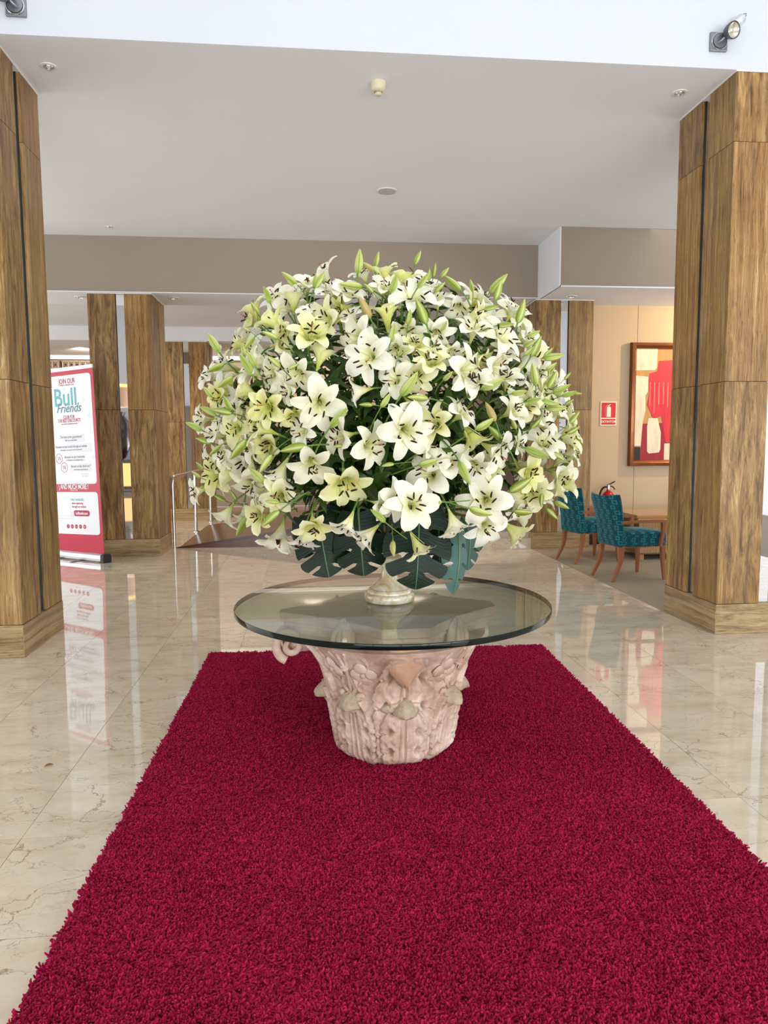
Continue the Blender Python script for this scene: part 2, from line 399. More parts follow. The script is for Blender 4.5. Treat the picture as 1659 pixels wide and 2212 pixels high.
# pillars: travertine slabs, mirror strip in the middle of every face, skirting slabs
def pillar(xc, yc, ztop, joints, label, faces='FLRB', skirt=.245):
    r = empty('pillar', (xc, yc, 0)); tag(r, label, kind='structure')
    h = .42; d = .05
    MB().box((-h + d + .012, -h + d + .012, 0), (h - d - .012, h - d - .012, ztop)).build('core', M['dark'], r)
    zs = [skirt] + joints + [ztop - .012]
    for fc in faces:
        rz = {'F': 0, 'R': pi / 2, 'B': pi, 'L': -pi / 2}[fc]
        for sx in (-1, 1):
            x0, x1 = (-h + .003, -.060) if sx < 0 else (.060, h - .003)
            for a, b in zip(zs, zs[1:]):
                me = MB().box((x0, -h, a + .0015 - (a + b) / 2), (x1, -h + d, b - .0015 - (a + b) / 2)).mesh('slab', M['stone'], bevel=.002)
                put('slab', me, r, (0, 0, (a + b) / 2), (0, 0, rz))
        MB().box((-.052, -h + .034, skirt), (.052, -h + .046, ztop - .01)).build('mirror_strip', M['mirror'], r, rot=(0, 0, rz))
        MB().box((-.060, -h + .026, skirt), (-.053, -h + .05, ztop - .01)).box((.053, -h + .026, skirt), (.060, -h + .05, ztop - .01)).build('strip_frame', M['black'], r, rot=(0, 0, rz))
        MB().box((-h - .001, -h - .004, 0), (h + .001, -h + .05, skirt - .002)).build('skirting_slab', M['stone_base'], r, rot=(0, 0, rz), bevel=.002)
    MB().box((-h - .004, -h - .004, ztop - .012), (h + .004, h + .004, ztop)).build('top_trim', M['whitep'], r)
    return r
NJ = [2.01, 3.80]
pillar(-2.53, 5.785, ZC, NJ, 'near brown travertine pillar beside the roll-up banner, cut by the frame')
pillar(3.63, 5.78, ZC, NJ, 'near golden travertine pillar standing at the lounge carpet edge')
pillar(-2.535, 10.60, ZB - .012, [2.02], 'mid travertine pillar behind the roll-up banner')
pillar(3.61, 10.50, 3.556, [2.01], 'mid travertine pillar between the lilies and the lounge wall', 'FLR')
pillar(-2.47, 15.33, 3.60, [2.0], 'farthest travertine pillar behind the handrail')

# raised stone step and wooden ramp at the back
struct('floor_step', MB().box((.3, 10.16, 0), (3.185, 18.1, .15)).box((.3, 10.30, .15), (3.185, 18.1, .235)), M['marble'], 'low cream marble step in front of the rear lobby')
M['mahogany'] = simple('mahogany', srgb(92, 48, 30), .22, 0, .5, .35, 6)
M['ramp_wood'] = simple('ramp_wood', srgb(104, 72, 54), .2, 0, .5, .25, 5)
rp = empty('wooden_ramp', (-2.0, 10.93, 0)); tag(rp, 'dark brown wooden ramp rising behind the flowers beside the handrail', 'ramp')
def ramp_plank(y0, y1, m, nm, z=0.0):
    a, b, hh = 0.0, 2.4, .36
    MB().add([(a, y0, 0.004), (b, y0, hh), (b, y1, hh), (a, y1, 0.004), (a, y0, -.0), (b, y0, 0), (b, y1, 0), (a, y1, -.0)],
             [(0, 1, 2, 3), (4, 7, 6, 5), (0, 4, 5, 1), (1, 5, 6, 2), (2, 6, 7, 3), (3, 7, 4, 0)]).build(nm, m, rp)
ramp_plank(0.03, 1.22, M['ramp_wood'], 'ramp_board'); ramp_plank(1.225, 3.0, M['ramp_wood'], 'ramp_board')
MB().add([(0, 0, 0), (2.4, 0, 0), (2.4, 0, .30), (0, 0, 0.0), (0, .03, 0), (2.4, .03, 0), (2.4, .03, .30)],
         [(0, 1, 2), (4, 6, 5), (0, 4, 5, 1), (1, 5, 6, 2), (0, 2, 6, 4)]).build('side_panel', M['mahogany'], rp)
MB().add([(-.03, -.012, 0), (2.4, -.012, .30), (2.4, -.012, .365), (-.03, -.012, .012), (-.03, .03, 0), (2.4, .03, .30), (2.4, .03, .365), (-.03, .03, .012)],
         [(0, 1, 2, 3), (4, 7, 6, 5), (0, 4, 5, 1), (1, 5, 6, 2), (2, 6, 7, 3), (3, 7, 4, 0)]).build('edge_strip', simple('dark_edge', srgb(58, 32, 24), .25), rp)
hr = empty('handrail', (-2.06, 10.93, 0)); tag(hr, 'brushed steel handrail with round posts at the foot of the wooden ramp', 'handrail')
path = [(0, 0, .0), (0, 0, .35), (0, 0, .90)] + bez((0, 0, .96), (0, 0, 1.05), (.01, .04, 1.08), (.02, .16, 1.08), 8) + [(.06, 1.7, 1.09), (.10, 3.1, 1.09), (.12, 4.2, 1.09)]
MB().tube(path, .021, 12).build('rail', M['steel'], hr, smooth=True)
for yy, xx in ((2.05, .00), (3.65, .04)):
    MB().tube([(xx, yy, 0), (xx, yy, 1.08)], .024, 14).build('post', M['steel'], hr, smooth=True)
    MB().lathe([(.055, 0), (.055, .012), (.03, .02)], 20, (xx, yy, 0)).build('foot_flange', M['steel'], hr, smooth=True)

# ------------------------------------------------------------------ ceiling fittings
M['bulb'] = simple('lamp_glass', (.7, .68, .6), .1, .3)
def downlight(x, y, z, label, r=.052):
    r *= .6
    o = empty('downlight', (x, y, z)); tag(o, label, 'ceiling light', 'recessed ceiling lights')
    MB().lathe([(r * 1.9, 0), (r * 1.85, -.006), (r * 1.25, -.008), (r * 1.2, -.002), (r * 1.2, 0)], 28, cap=False).build('trim_ring', M['whitep'], o, smooth=True)
    MB().lathe([(r * 1.2, -.001), (r * 1.02, -.012), (r * .98, -.002)], 28, cap=False).build('chrome_ring', M['steel'], o, smooth=True)
    MB().lathe([(0, -.004), (r * .6, -.006), (r * .98, -.0015)], 24, cap=False).build('lamp', M['bulb'], o, smooth=True)
    return o
downlight(-1.872, 5.766, ZC, 'recessed ceiling light beside the near banner-side pillar top')
downlight(2.962, 5.738, ZC, 'recessed ceiling light beside the near golden pillar top')
downlight(-2.513, 9.75, ZC, 'recessed ceiling light just before the long taupe beam')
downlight(-3.135, 10.49, ZB - .012, 'recessed light under the beam, outside the mid banner pillar', .07)
downlight(-1.872, 10.47, ZB - .012, 'recessed light under the beam, lobby side of the mid banner pillar', .07)
downlight(3.62, 9.86, 3.555, 'recessed light under the nearer beam over the lounge edge', .07)
downlight(2.95, 10.60, ZB - .012, 'recessed light under the long beam beside the lilies', .07)
downlight(-5.75, 16.4, 3.67, 'recessed light in the far peach-lit ceiling above the banner', .09)
o = empty('smoke_detector', (.556, 5.79, ZC)); o.scale = (.86, .86, .9); tag(o, 'round cream smoke detector hanging from the ceiling', 'smoke detector')
MB().lathe([(.068, 0), (.072, -.012), (.066, -.03)], 32).build('base', M['plastic'], o, smooth=True)
MB().lathe([(.066, -.028), (.064, -.052), (.050, -.068), (.036, -.074)], 32).build('body', M['plastic'], o, smooth=True)
MB().lathe([(.034, -.072), (.034, -.096), (.026, -.104), (0, -.105)], 24, cap=False).build('sensor_cap', M['plastic'], o, smooth=True)
g = MB()
for k in range(20):
    a = 2 * pi * k / 20
    g.add([Vector((.0348 * cos(a + s * .07), .0348 * sin(a + s * .07), z)) for s in (-1, 1) for z in (-.076, -.092)], [(0, 1, 3, 2)])
g.build('vent_slots', M['dark'], o)
o = empty('ceiling_speaker', (.873, 8.15, ZC)); tag(o, 'flat round white speaker disc in the middle of the ceiling', 'speaker')
MB().lathe([(.112, 0), (.110, -.008), (.096, -.010)], 40, cap=False).build('rim', M['whitep'], o, smooth=True)
MB().lathe([(.096, -.009), (0, -.011)], 40, cap=False).build('grille', simple('speaker_grille', srgb(186, 190, 184), .7), o, smooth=True)

def wall_spot(x, z, label, flip=1, tilt=(-.42, .5)):
    o = empty('spotlight', (x, YF, z)); tag(o, label, 'spotlight', 'wall spotlights on the white fascia')
    MB().box((-.066, -.022, -.066), (.066, 0, .066)).build('wall_plate', M['grey_metal'], o, bevel=.004)
    R = Matrix.Rotation(pi / 2, 4, 'X')
    MB().lathe([(.060, .02), (.062, .026), (.058, .030), (.055, .030)], 32, M_=R, cap=False).build('swivel_ring', M['steel'], o, smooth=True)
    MB().lathe([(.05, .02), (.05, .034), (0, .036)], 28, M_=R, cap=False).build('swivel_disc', M['grey_metal'], o, smooth=True)
    hd = Matrix.Translation((.045 * flip, -.10, .035)) @ Euler((pi / 2 + .25, 0, tilt[1] * flip * .5)).to_matrix().to_4x4()
    MB().tube([(-.02 * flip, -.03, -.02), (.0, -.06, -.01), (.04 * flip, -.07, .03)], .008, 8).build('arm', M['grey_metal'], o, smooth=True)
    b = MB().lathe([(.020, -.055), (.034, -.045), (.052, -.012), (.058, .018), (.058, .026), (.050, .024)], 36, M_=hd, cap=False).build('lamp_head', simple('graphite', srgb(84, 88, 92), .35, .6), o, smooth=True)
    MB().lathe([(.050, .022), (.036, .010), (.018, .004), (.010, .012), (0, .013)], 32, M_=hd, cap=False).build('reflector', M['lens'], b, smooth=True)
    tr = Matrix.Translation((.118 * flip, -.06, .118)) @ Euler((.2, .75 * flip, 0)).to_matrix().to_4x4()
    MB().lathe([(.0, -.052), (.026, -.05), (.036, -.036), (.036, .036), (.030, .046), (0, .048)], 28, M_=tr, cap=False).build('transformer', M['alu'], o, smooth=True)
    MB().tube([tr @ Vector(p) for p in ((-.008, 0, .046), (-.010, 0, .066), (0, 0, .078), (.010, 0, .066), (.008, 0, .046))], .004, 6).build('cable_loop', M['grey_metal'], o, smooth=True)
wall_spot(3.05, 4.492, 'grey swivel spotlight on the fascia above the golden pillar', 1)
wall_spot(-1.93, 4.485, 'grey swivel spotlight on the fascia at the banner side', -1)

# air nozzles far behind
def air_vent(x0, n, label):
    o = empty('air_vent', (x0, 18.0, 3.45)); tag(o, label, 'vent', 'rows of jet air vents on the far wall')
    fr = simple('vent_frame', srgb(158, 146, 134), .6)
    P = .132; Wd = P * n
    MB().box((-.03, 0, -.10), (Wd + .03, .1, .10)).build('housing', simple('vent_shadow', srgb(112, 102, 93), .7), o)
    for k in range(n + 1):
        MB().box((P * k - .012, -.03, -.085), (P * k + .012, 0, .085)).build('divider', fr, o)
    MB().box((-.03, -.03, .072), (Wd + .03, 0, .10)).box((-.03, -.03, -.10), (Wd + .03, 0, -.072)).build('frame', fr, o)
    for k in range(n):
        q = MB().lathe([(.046, 0), (.044, .02), (.034, .03), (.030, .02)], 20, (P * (k + .5), 0, 0), Matrix.Rotation(pi / 2, 4, 'X'), cap=False).build('nozzle', fr, o, smooth=True)
        MB().lathe([(0, .021), (.031, .021)], 20, (P * (k + .5), 0, 0), Matrix.Rotation(pi / 2, 4, 'X'), cap=False).build('nozzle_opening', M['black'], q)
air_vent(-6.47, 4, 'row of square jet vents high above the banner, pillar side'.replace('pillar side', 'nearer the front pillar'))
air_vent(-5.84, 5, 'row of five square jet vents high above the banner corner')
struct('trim_5', MB().box((-9, 17.95, 3.575), (9.5, 18.1, 3.67)), M['white'], 'white moulding over the row of jet vents')

# ------------------------------------------------------------------ roll-up banner
def banner():
    W, H = 1.03, 2.43
    rz = math.atan2(-.566, .824)
    o = empty('roll_up_banner', (-2.745 - .824 * W / 2 + .0, 9.716 + .566 * W / 2, 0), rz)
    tag(o, 'red and white roll-up advertising banner standing by the near pillar', 'banner')
    red = simple('banner_red', srgb(196, 38, 66), .45); whi = simple('banner_white', srgb(240, 243, 248), .45)
    teal = simple('print_teal', srgb(92, 178, 184), .5); dteal = simple('print_dark_teal', srgb(58, 128, 140), .5)
    pred = simple('print_red', srgb(176, 40, 62), .5); grey = simple('print_grey', srgb(112, 116, 122), .5); lg = simple('print_light_grey', srgb(226, 230, 235), .5); wh2 = simple('print_white', srgb(246, 246, 248), .5)
    p = empty('banner_panel'); p.parent = o; p.rotation_euler = (0, radians(-1.6), 0); p.location = (0, 0, .104)
    Z = lambda f: H * (1 - f)
    sheet = MB().box((-W / 2, 0, 0), (W / 2, .004, H)).build('sheet', red, p)
    MB().box((-W / 2, .0042, 0), (W / 2, .0055, H)).build('sheet_back', simple('banner_back', srgb(190, 188, 190), .6), p)
    def rr(x0, x1, z0, z1, r, y=-.0012):
        P = []
        for cx_, cz, a0 in ((x1 - r, z1 - r, 0), (x0 + r, z1 - r, pi / 2), (x0 + r, z0 + r, pi), (x1 - r, z0 + r, 1.5 * pi)):
            for k in range(6): a = a0 + pi / 2 * k / 5; P.append((cx_ + r * cos(a), cz + r * sin(a)))
        m = MB(); nn = len(P)
        m.add([(x, y, z) for x, z in P] + [(x, 0.0005, z) for x, z in P], [tuple(range(nn))] + [(i, nn + i, nn + (i + 1) % nn, (i + 1) % nn) for i in range(nn)])
        return m
    rr(-W / 2 + .05, W / 2 - .05, Z(.62), Z(.025), .05).build('white_field', whi, p)
    rr(-W / 2 + .05, W / 2 - .05, Z(.90), Z(.665), .05).build('white_field', whi, p)
    def T(txt, f, size, m, x=0., shear=0., y=-.0022, bold=0., sx=.78):
        put('lettering', text_mesh(txt, size, m, shear, bold=bold), p, (x, y, Z(f)), (pi / 2, 0, 0)).scale = (sx, 1, 1)
    T('JOIN OUR', .058, .092, pred, bold=.001); T('ÚNETE A NUESTRO CLUB', .078, .026, pred, sx=.9)
    T('Bull', .148, .33, teal, -.05, bold=.004, sx=.95); T('Friends', .205, .165, dteal, 0, .35, -.003, .001, 1)
    T('CLUB FOR', .252, .062, pred, bold=.001); T('THE BEST DISCOUNTS', .272, .064, pred, bold=.001, sx=.7); T('PARA OBTENER LOS MEJORES DESCUENTOS', .290, .021, pred)
    for z0, z1, x0, x1 in ((.392, .345, -.24, .28), (.446, .40, -.40, .41), (.497, .457, -.16, .27), (.553, .509, -.06, .38)):
        rr(x0, x1, Z(z0), Z(z1), .02, -.0016).build('text_box', lg, p)
    T('The best price guaranteed', .361, .052, grey, .01); T('Mejor precio garantizado', .379, .030, grey, .01)
    T('Discounts on stays booked through our website', .414, .045, grey, .0, sx=.72); T('de descuento en su estancia a través de nuestra web', .432, .026, grey, .0)
    T('discount on spa treatments', .471, .047, grey, .06); T('de descuento en tratamientos de spa', .488, .028, grey, .06)
    T('discount on late check out *', .523, .046, grey, .17, sx=.74); T('de descuento en late check out', .541, .028, grey, .17)
    T('*Sujeto a disponibilidad', .565, .02, lg, .24); T('Subject to availability', .577, .02, lg, .24)
    for x, f in ((-.255, .478), (-.16, .528)):
        MB().lathe([(.068, 0), (.068, .0015), (.061, .0015), (.061, 0)], 32, (x, -.001, Z(f)), Matrix.Rotation(pi / 2, 4, 'X'), cap=False).build('ring', pred, p)
        T('5%', f, .062, pred, x, sx=.9)
    for x, f in ((-.06, .10), (.30, .165), (.40, .25), (-.38, .20), (.43, .475)):
        s = MB()
        for dx, dz in ((1, 0), (-1, 0), (0, 1), (0, -1)):
            s.add([(x + dx * .012 - dz * .003, -.002, Z(f) + dz * .012 - dx * .003), (x + dx * .034, -.002, Z(f) + dz * .034), (x + dx * .012 + dz * .003, -.002, Z(f) + dz * .012 + dx * .003)], [(0, 1, 2)])
        s.build('sparkle', grey, p)
    T('¡ AND MUCH MORE !', .637, .092, wh2, 0, bold=.002, sx=.68); T('Y MUCHO MÁS', .655, .03, wh2)
    T('ONLY AVAILABLE', .708, .046, teal, .06, sx=.74); T('when registering', .727, .046, pred, .055, sx=.74); T('through our website', .746, .046, pred, .085, sx=.74)
    fr = MB()
    for a, b, c, d in ((-.40, -.09, .695, .699), (-.40, -.09, .797, .801), (-.40, -.392, .695, .80), (-.098, -.09, .695, .80), (-.46, -.04, .811, .815)):
        fr.box((a, -.002, Z(d)), (b, 0, Z(c)))
    fr.build('tablet_outline', lg, p)
    rr(-.03, .29, Z(.799), Z(.766), .038, -.0016).build('web_pill', pred, p); T('bullhotels.com', .783, .052, wh2, .13, bold=.001)
    rr(-.09, -.02, Z(.807), Z(.775), .02, -.003).build('hand_icon', lg, p)
    for k, ch in enumerate(('f', 'o', 'x', '>', 'in')):
        x = -.16 + .083 * k
        MB().lathe([(0, .0016), (.029, .0016), (.029, 0)], 24, (x, 0, Z(.857)), Matrix.Rotation(pi / 2, 4, 'X'), cap=False).build('social_icon', pred, p)
        T(ch, .857, .036, wh2, x, 0, -.0024, sx=1)
    MB().box((-W / 2, -.010, H - .005), (W / 2, .014, H + .045)).build('top_bar', M['alu'], p, bevel=.004)
    MB().prism([(-.05, 0), (.05, 0), (.056, .03), (.05, .075), (.02, .09), (-.02, .09), (-.05, .075), (-.056, .03)], -W / 2, W / 2 + .01).build('cassette', M['alu'], o, rot=(pi / 2, 0, pi / 2), loc=(0, 0, .018))
    for s in (-1, 1):
        x = s * (W / 2 + .03)
        MB().prism([(-.065, -.01), (.065, -.01), (.066, .08), (.05, .10), (-.05, .10), (-.066, .08)], -.032, .032).build('end_cap', M['black'], o, rot=(pi / 2, 0, pi / 2), loc=(x, 0, .012), bevel=.006)
    for x in (-.32, .10):
        MB().box((x - .02, -.20, 0), (x + .02, .20, .012)).build('foot', M['grey_metal'], o, bevel=.003)
banner()

# ------------------------------------------------------------------ lounge: sign, painting, chairs, table
o = empty('fire_extinguisher_sign', (4.434, 10.45, 1.97)); tag(o, 'red EXTINTOR sign with white border on the lounge wall', 'sign')
sred = simple('sign_red', srgb(206, 22, 30), .4); swh = simple('sign_cream', srgb(240, 232, 212), .5)
MB().box((-.125, -.010, -.178), (.125, 0, .178)).build('board', swh, o, bevel=.001)
MB().box((-.110, -.0115, -.062), (.110, -.009, .163)).build('red_field', sred, o)
MB().box((-.110, -.0115, -.163), (.110, -.009, -.078)).build('red_field', sred, o)
put('lettering', text_mesh('EXTINTOR', .047, swh, bold=.001), o, (0, -.0125, -.121), (pi / 2, 0, 0))
MB().prism([(-.028, -.05), (.036, -.05), (.036, .085), (.028, .10), (.012, .108), (-.006, .108), (-.02, .10), (-.028, .085)], 0, .002).build('pictogram', swh, o, rot=(pi / 2, 0, 0), loc=(0, -.0105, 0))
MB().prism([(-.002, .106), (.010, .106), (.010, .118), (.034, .135), (.03, .142), (0, .126)], 0, .002).build('pictogram_handle', swh, o, rot=(pi / 2, 0, 0), loc=(0, -.0105, 0))
MB().tube(bez((0, -.012, .118), (-.08, -.012, .14), (-.05, -.012, .0), (-.045, -.012, -.04), 10), .005, 6, flat=.3).build('pictogram_hose', swh, o)

pt = empty('painting', (5.42, 10.45, 2.10)); tag(pt, 'large abstract painting in red, cream and black, in a bronze frame on the lounge wall', 'painting')
M['bronze'] = simple('bronze_frame', srgb(132, 78, 40), .28, .55, .5, .35, 9, .1)
FW, FH = 1.34, 1.83
prof = [(0, 0), (0, .05), (.012, .075), (.045, .085), (.075, .06), (.088, .04), (.088, 0)]
fr = MB()
ring = [(-FW / 2, -FH / 2), (FW / 2, -FH / 2), (FW / 2, FH / 2), (-FW / 2, FH / 2)]
P = [[(x - math.copysign(a, x), -b, z - math.copysign(a, z)) for a, b in prof] for x, z in ring]
m = MB(); vs = [p for r in P for p in r]; k = len(prof)
m.add(vs, [(i * k + j, ((i + 1) % 4) * k + j, ((i + 1) % 4) * k + j + 1, i * k + j + 1) for i in range(4) for j in range(k - 1)])
m.build('frame', M['bronze'], pt, smooth=35)
def paint(name, col, v=.10):
    def b(n):
        tc = n('TexCoord')
        a = n('TexNoise', {'Vector': n('Mapping', {'Vector': tc.outputs['Object'], 'Scale': (5, 1, 1.6)}).outputs[0], 'Scale': 2.2, 'Detail': 6, 'Roughness': .65}).outputs[0]
        c = n.mix(n.ramp(a, [(.35, (0, 0, 0)), (.68, (1, 1, 1))]), tuple(x * (1 - v * 2) for x in col), tuple(min(1, x * (1 + v)) for x in col))
        return n('BsdfPrincipled', {'Base Color': c, 'Roughness': .55, 'Normal': n('Bump', {'Strength': .3, 'Distance': .01, 'Height': a}).outputs[0]}).outputs[0]
    return mat(name, b)
pc = {'cream': paint('paint_cream', srgb(232, 218, 190)), 'red': paint('paint_red', srgb(214, 34, 52), .16), 'dark': paint('paint_dark_red', srgb(150, 18, 34)), 'black': paint('paint_black', srgb(24, 22, 22)), 'ochre': paint('paint_ochre', srgb(190, 140, 78))}
CW, CH = FW / 2 - .085, FH / 2 - .085
MB().box((-CW, -.022, -CH), (CW, -.004, CH)).build('canvas', pc['ochre'], pt)
def patch(col, pts, y):
    MB().prism(pts, 0, .0022).build('paint_patch', pc[col], pt, rot=(pi / 2, 0, 0), loc=(0, -.022 - y, 0))
L0 = -CW
X = lambda u: L0 + u; Zp = lambda t: CH - t * 2 * CH
patch('dark', [(X(.10), Zp(1)), (X(.62), Zp(1)), (X(.62), Zp(.66)), (X(.13), Zp(.67)), (X(.12), Zp(.8))], 0)
patch('cream', [(X(0), Zp(.195)), (X(.30), Zp(.19)), (X(.325), Zp(.17)), (X(.335), Zp(.0)), (X(0), Zp(0))], .0005)
patch('cream', [(X(0), Zp(.87)), (X(.11), Zp(.87)), (X(.13), Zp(.66)), (X(.17), Zp(.55)), (X(.16), Zp(.42)), (X(.20), Zp(.38)), (X(.20), Zp(.25)), (X(0), Zp(.24))], .0006)
patch('black', [(X(0), Zp(1)), (X(.10), Zp(1)), (X(.105), Zp(.88)), (X(0), Zp(.88))], .0008)
patch('red', [(X(.20), Zp(.30)), (X(.22), Zp(.22)), (X(.34), Zp(.20)), (X(.36), Zp(.11)), (X(.58), Zp(.10)), (X(.60), Zp(.62)), (X(.66), Zp(.84)), (X(.50), Zp(.84)), (X(.42), Zp(.60)), (X(.30), Zp(.63)), (X(.19), Zp(.50)), (X(.22), Zp(.40))], .0010)
patch('cream', [(X(.24), Zp(.94)), (X(.40), Zp(.93)), (X(.42), Zp(.90)), (X(.42), Zp(.75)), (X(.36), Zp(.62)), (X(.22), Zp(.62)), (X(.20), Zp(.70)), (X(.21), Zp(.92))], .0014)
patch('cream', [(X(.48), Zp(1)), (X(.8), Zp(1)), (X(.8), Zp(.84)), (X(.48), Zp(.85))], .0016)
patch('cream', [(X(.66), Zp(.8)), (X(1.15), Zp(.8)), (X(1.15), Zp(.1)), (X(.70), Zp(.12))], .0016)
for k in range(9):
    u = .23 + .035 * k; t1 = .46 + .2 * random.random()
    MB().box((X(u), -.0255, Zp(t1)), (X(u) + .004, -.024, Zp(.30))).build('paint_drip', pc['dark' if k % 2 else 'cream'], pt)

M['chair_wood'] = simple('chair_wood', srgb(150, 92, 56), .35, 0, .5, .18, 12)
def fabric(n):
    uv = n('UVMap').outputs[0]
    sc = n('VectorMath', {0: uv, 1: (17.5, 17.5, 1)}, operation='MULTIPLY').outputs[0]
    sp = n('SeparateXYZ', {0: sc})
    row = n.math('FLOOR', sp.outputs[1])
    xo = n.math('ADD', sp.outputs[0], n.math('MULTIPLY', n.math('MODULO', n.math('ABSOLUTE', row), 2.), .5))
    fx = n.math('ABSOLUTE', n.math('SUBTRACT', n.math('FRACT', xo), .5)); fy = n.math('ABSOLUTE', n.math('SUBTRACT', n.math('FRACT', sp.outputs[1]), .5))
    d = n.math('MAXIMUM', fx, fy)
    cell = n('TexWhiteNoise', {'Vector': n('CombineXYZ', {0: n.math('FLOOR', xo), 1: row, 2: 0.}).outputs[0]}).outputs[0]
    par = n.math('MODULO', n.math('ABSOLUTE', n.math('FLOOR', n.math('MULTIPLY', xo, 1.))), 2.)
    A = n.ramp(d, [(0, srgb(6, 40, 48)), (.10, srgb(18, 96, 108)), (.22, srgb(8, 60, 72)), (.28, srgb(64, 146, 154)), (.40, srgb(4, 34, 44)), (.47, srgb(4, 30, 40))], 'CONSTANT')
    Bc = n.ramp(d, [(0, srgb(3, 24, 32)), (.12, srgb(6, 44, 54)), (.30, srgb(10, 66, 78)), (.44, srgb(5, 40, 50))], 'CONSTANT')
    c = n.mix(par, A, Bc)
    tc = n('TexCoord')
    nz = n('TexNoise', {'Vector': tc.outputs['Object'], 'Scale': 40, 'Detail': 3}).outputs[0]
    c = n.mix(.35, c, n.mix(nz, srgb(6, 60, 72), srgb(40, 130, 142)))
    return n('BsdfPrincipled', {'Base Color': c, 'Roughness': .75, 'Sheen Weight': .35, 'Sheen Roughness': .4, 'Sheen Tint': (.4, .8, .9, 1), 'Specular IOR Level': .2}).outputs[0]
M['teal'] = mat('teal_velvet', fabric)
def cushion(W, Dp, H, n=14, crown=.03, taper=0.):     # rounded upholstered slab along local x(depth) y(width) z
    P = []
    e = 5.0
    prof = []
    for k in range(n + 1):
        a = -pi / 2 + pi * k / n
        prof.append((abs(cos(a)) ** (2 / e), math.copysign(abs(sin(a)) ** (2 / e), sin(a))))
    ring = []
    for k in range(40):
        a = 2 * pi * k / 40
        ring.append((math.copysign(abs(cos(a)) ** (2 / 7), cos(a)), math.copysign(abs(sin(a)) ** (2 / 7), sin(a))))
    return prof, ring
def chair(loc, rz, label):
    o = empty('armchair', loc, rz); tag(o, label, 'chair', 'teal upholstered lounge armchairs')
    # local: +x is the front of the chair
    prof, ring = cushion(1, 1, 1)
    def slab(cx_, cz, hx, hy, hz, crown=0.):
        m = MB(); vs = []; uvs = []
        for r, t in prof:
            for ax, ay in ring:
                x = cx_ + ax * hx * (.86 + .14 * r) * (1 if r > .02 else 0); y = ay * hy * (.9 + .1 * r) * (1 if r > .02 else 0)
                wd = 1 - .16 * (cx_ + .29 - x) / .58 if True else 1
                z = cz + t * hz + (crown * (1 - ax * ax * r) * (1 - ay * ay * r) if t > 0 else 0)
                vs.append((x, y * wd, z)); uvs.append((x + (z - cz) * .6 * (ax), y * wd + (z - cz) * (1 if ay > 0 else -1)) if abs(t) < .8 else (x, y))
        k = len(ring); fs = [(i * k + j, i * k + (j + 1) % k, (i + 1) * k + (j + 1) % k, (i + 1) * k + j) for i in range(len(prof) - 1) for j in range(k)]
        return m.add(vs, fs, uvs)
    slab(.03, .46, .295, .285, .072, .035).build('seat', M['teal'], o, smooth=180)
    # back: curved slab with flared corners at the top
    m = MB(); vs = []; uvs = []; nz, ny = 18, 18
    def back_pt(v, u, side):
        z = .385 + v * .575; y = (u - .5) * 2
        hw = .235 + .03 * v + .012 * v ** 4
        x = -.245 - .11 * v * v - .035 * (1 - y * y) * v + (.035 * abs(y) ** 3 * v)
        th = .048 * (1 - abs(y) ** 8 * .75) * (1 - max(0, v - .9) * 6) * (1 - max(0, .08 - v) * 6)
        ztop = z + (.022 * abs(y) ** 2.5 - .010) * v ** 6
        return (x + side * th, y * hw, ztop)
    outer = [[back_pt(i / nz, j / ny, -1) for j in range(ny + 1)] for i in range(nz + 1)]
    inner = [[back_pt(i / nz, j / ny, 1) for j in range(ny + 1)] for i in range(nz + 1)]
    ringP = []
    for i in range(nz + 1):
        ringP.append(outer[i] + inner[i][::-1])
    k = 2 * (ny + 1)
    vs = [p for r in ringP for p in r]; uvs = [(p[1] + (.05 if q >= ny + 1 else 0), p[2]) for r in ringP for q, p in enumerate(r)]
    fs = [(i * k + j, i * k + (j + 1) % k, (i + 1) * k + (j + 1) % k, (i + 1) * k + j) for i in range(nz) for j in range(k)]
    fs += [tuple(reversed(range(k))), tuple(nz * k + j for j in range(k))]
    m.add(vs, fs, uvs).build('backrest', M['teal'], o, smooth=180)
    # frame rail
    MB().box((-.25, -.225, .375), (.30, .225, .40)).build('seat_rail', M['chair_wood'], o)
    def leg(p0, p1, p2, w0, w1):
        pts = bez(p0, p1, p1, p2, 8); R = [w0 + (w1 - w0) * i / 8 for i in range(9)]
        MB().tube(pts, R, 4).build('leg', M['chair_wood'], o, smooth=30)
    for s in (-1, 1):
        leg((-.225, s * .20, .40), (-.235, s * .20, .2), (-.34, s * .215, .0), .034, .020)
        leg((.27, s * .235, .40), (.275, s * .235, .2), (.285, s * .255, .0), .034, .019)
        a = MB().tube([(-.265, s * .245, .655), (-.05, s * .285, .672), (.20, s * .300, .672), (.245, s * .30, .660)], [.020, .022, .024, .024], 4).build('arm', M['chair_wood'], o, smooth=30)
        MB().tube([(.225, s * .298, .665), (.225, s * .296, .55), (.20, s * .285, .385)], [.028, .025, .022], 4).build('arm_post', M['chair_wood'], a, smooth=30)
    return o
chair((3.60, 7.81, .003), radians(9), 'teal patterned armchair nearest the golden pillar, fully visible')
chair((3.60, 9.03, .003), radians(14), 'teal patterned armchair half hidden behind the other one and the lilies')

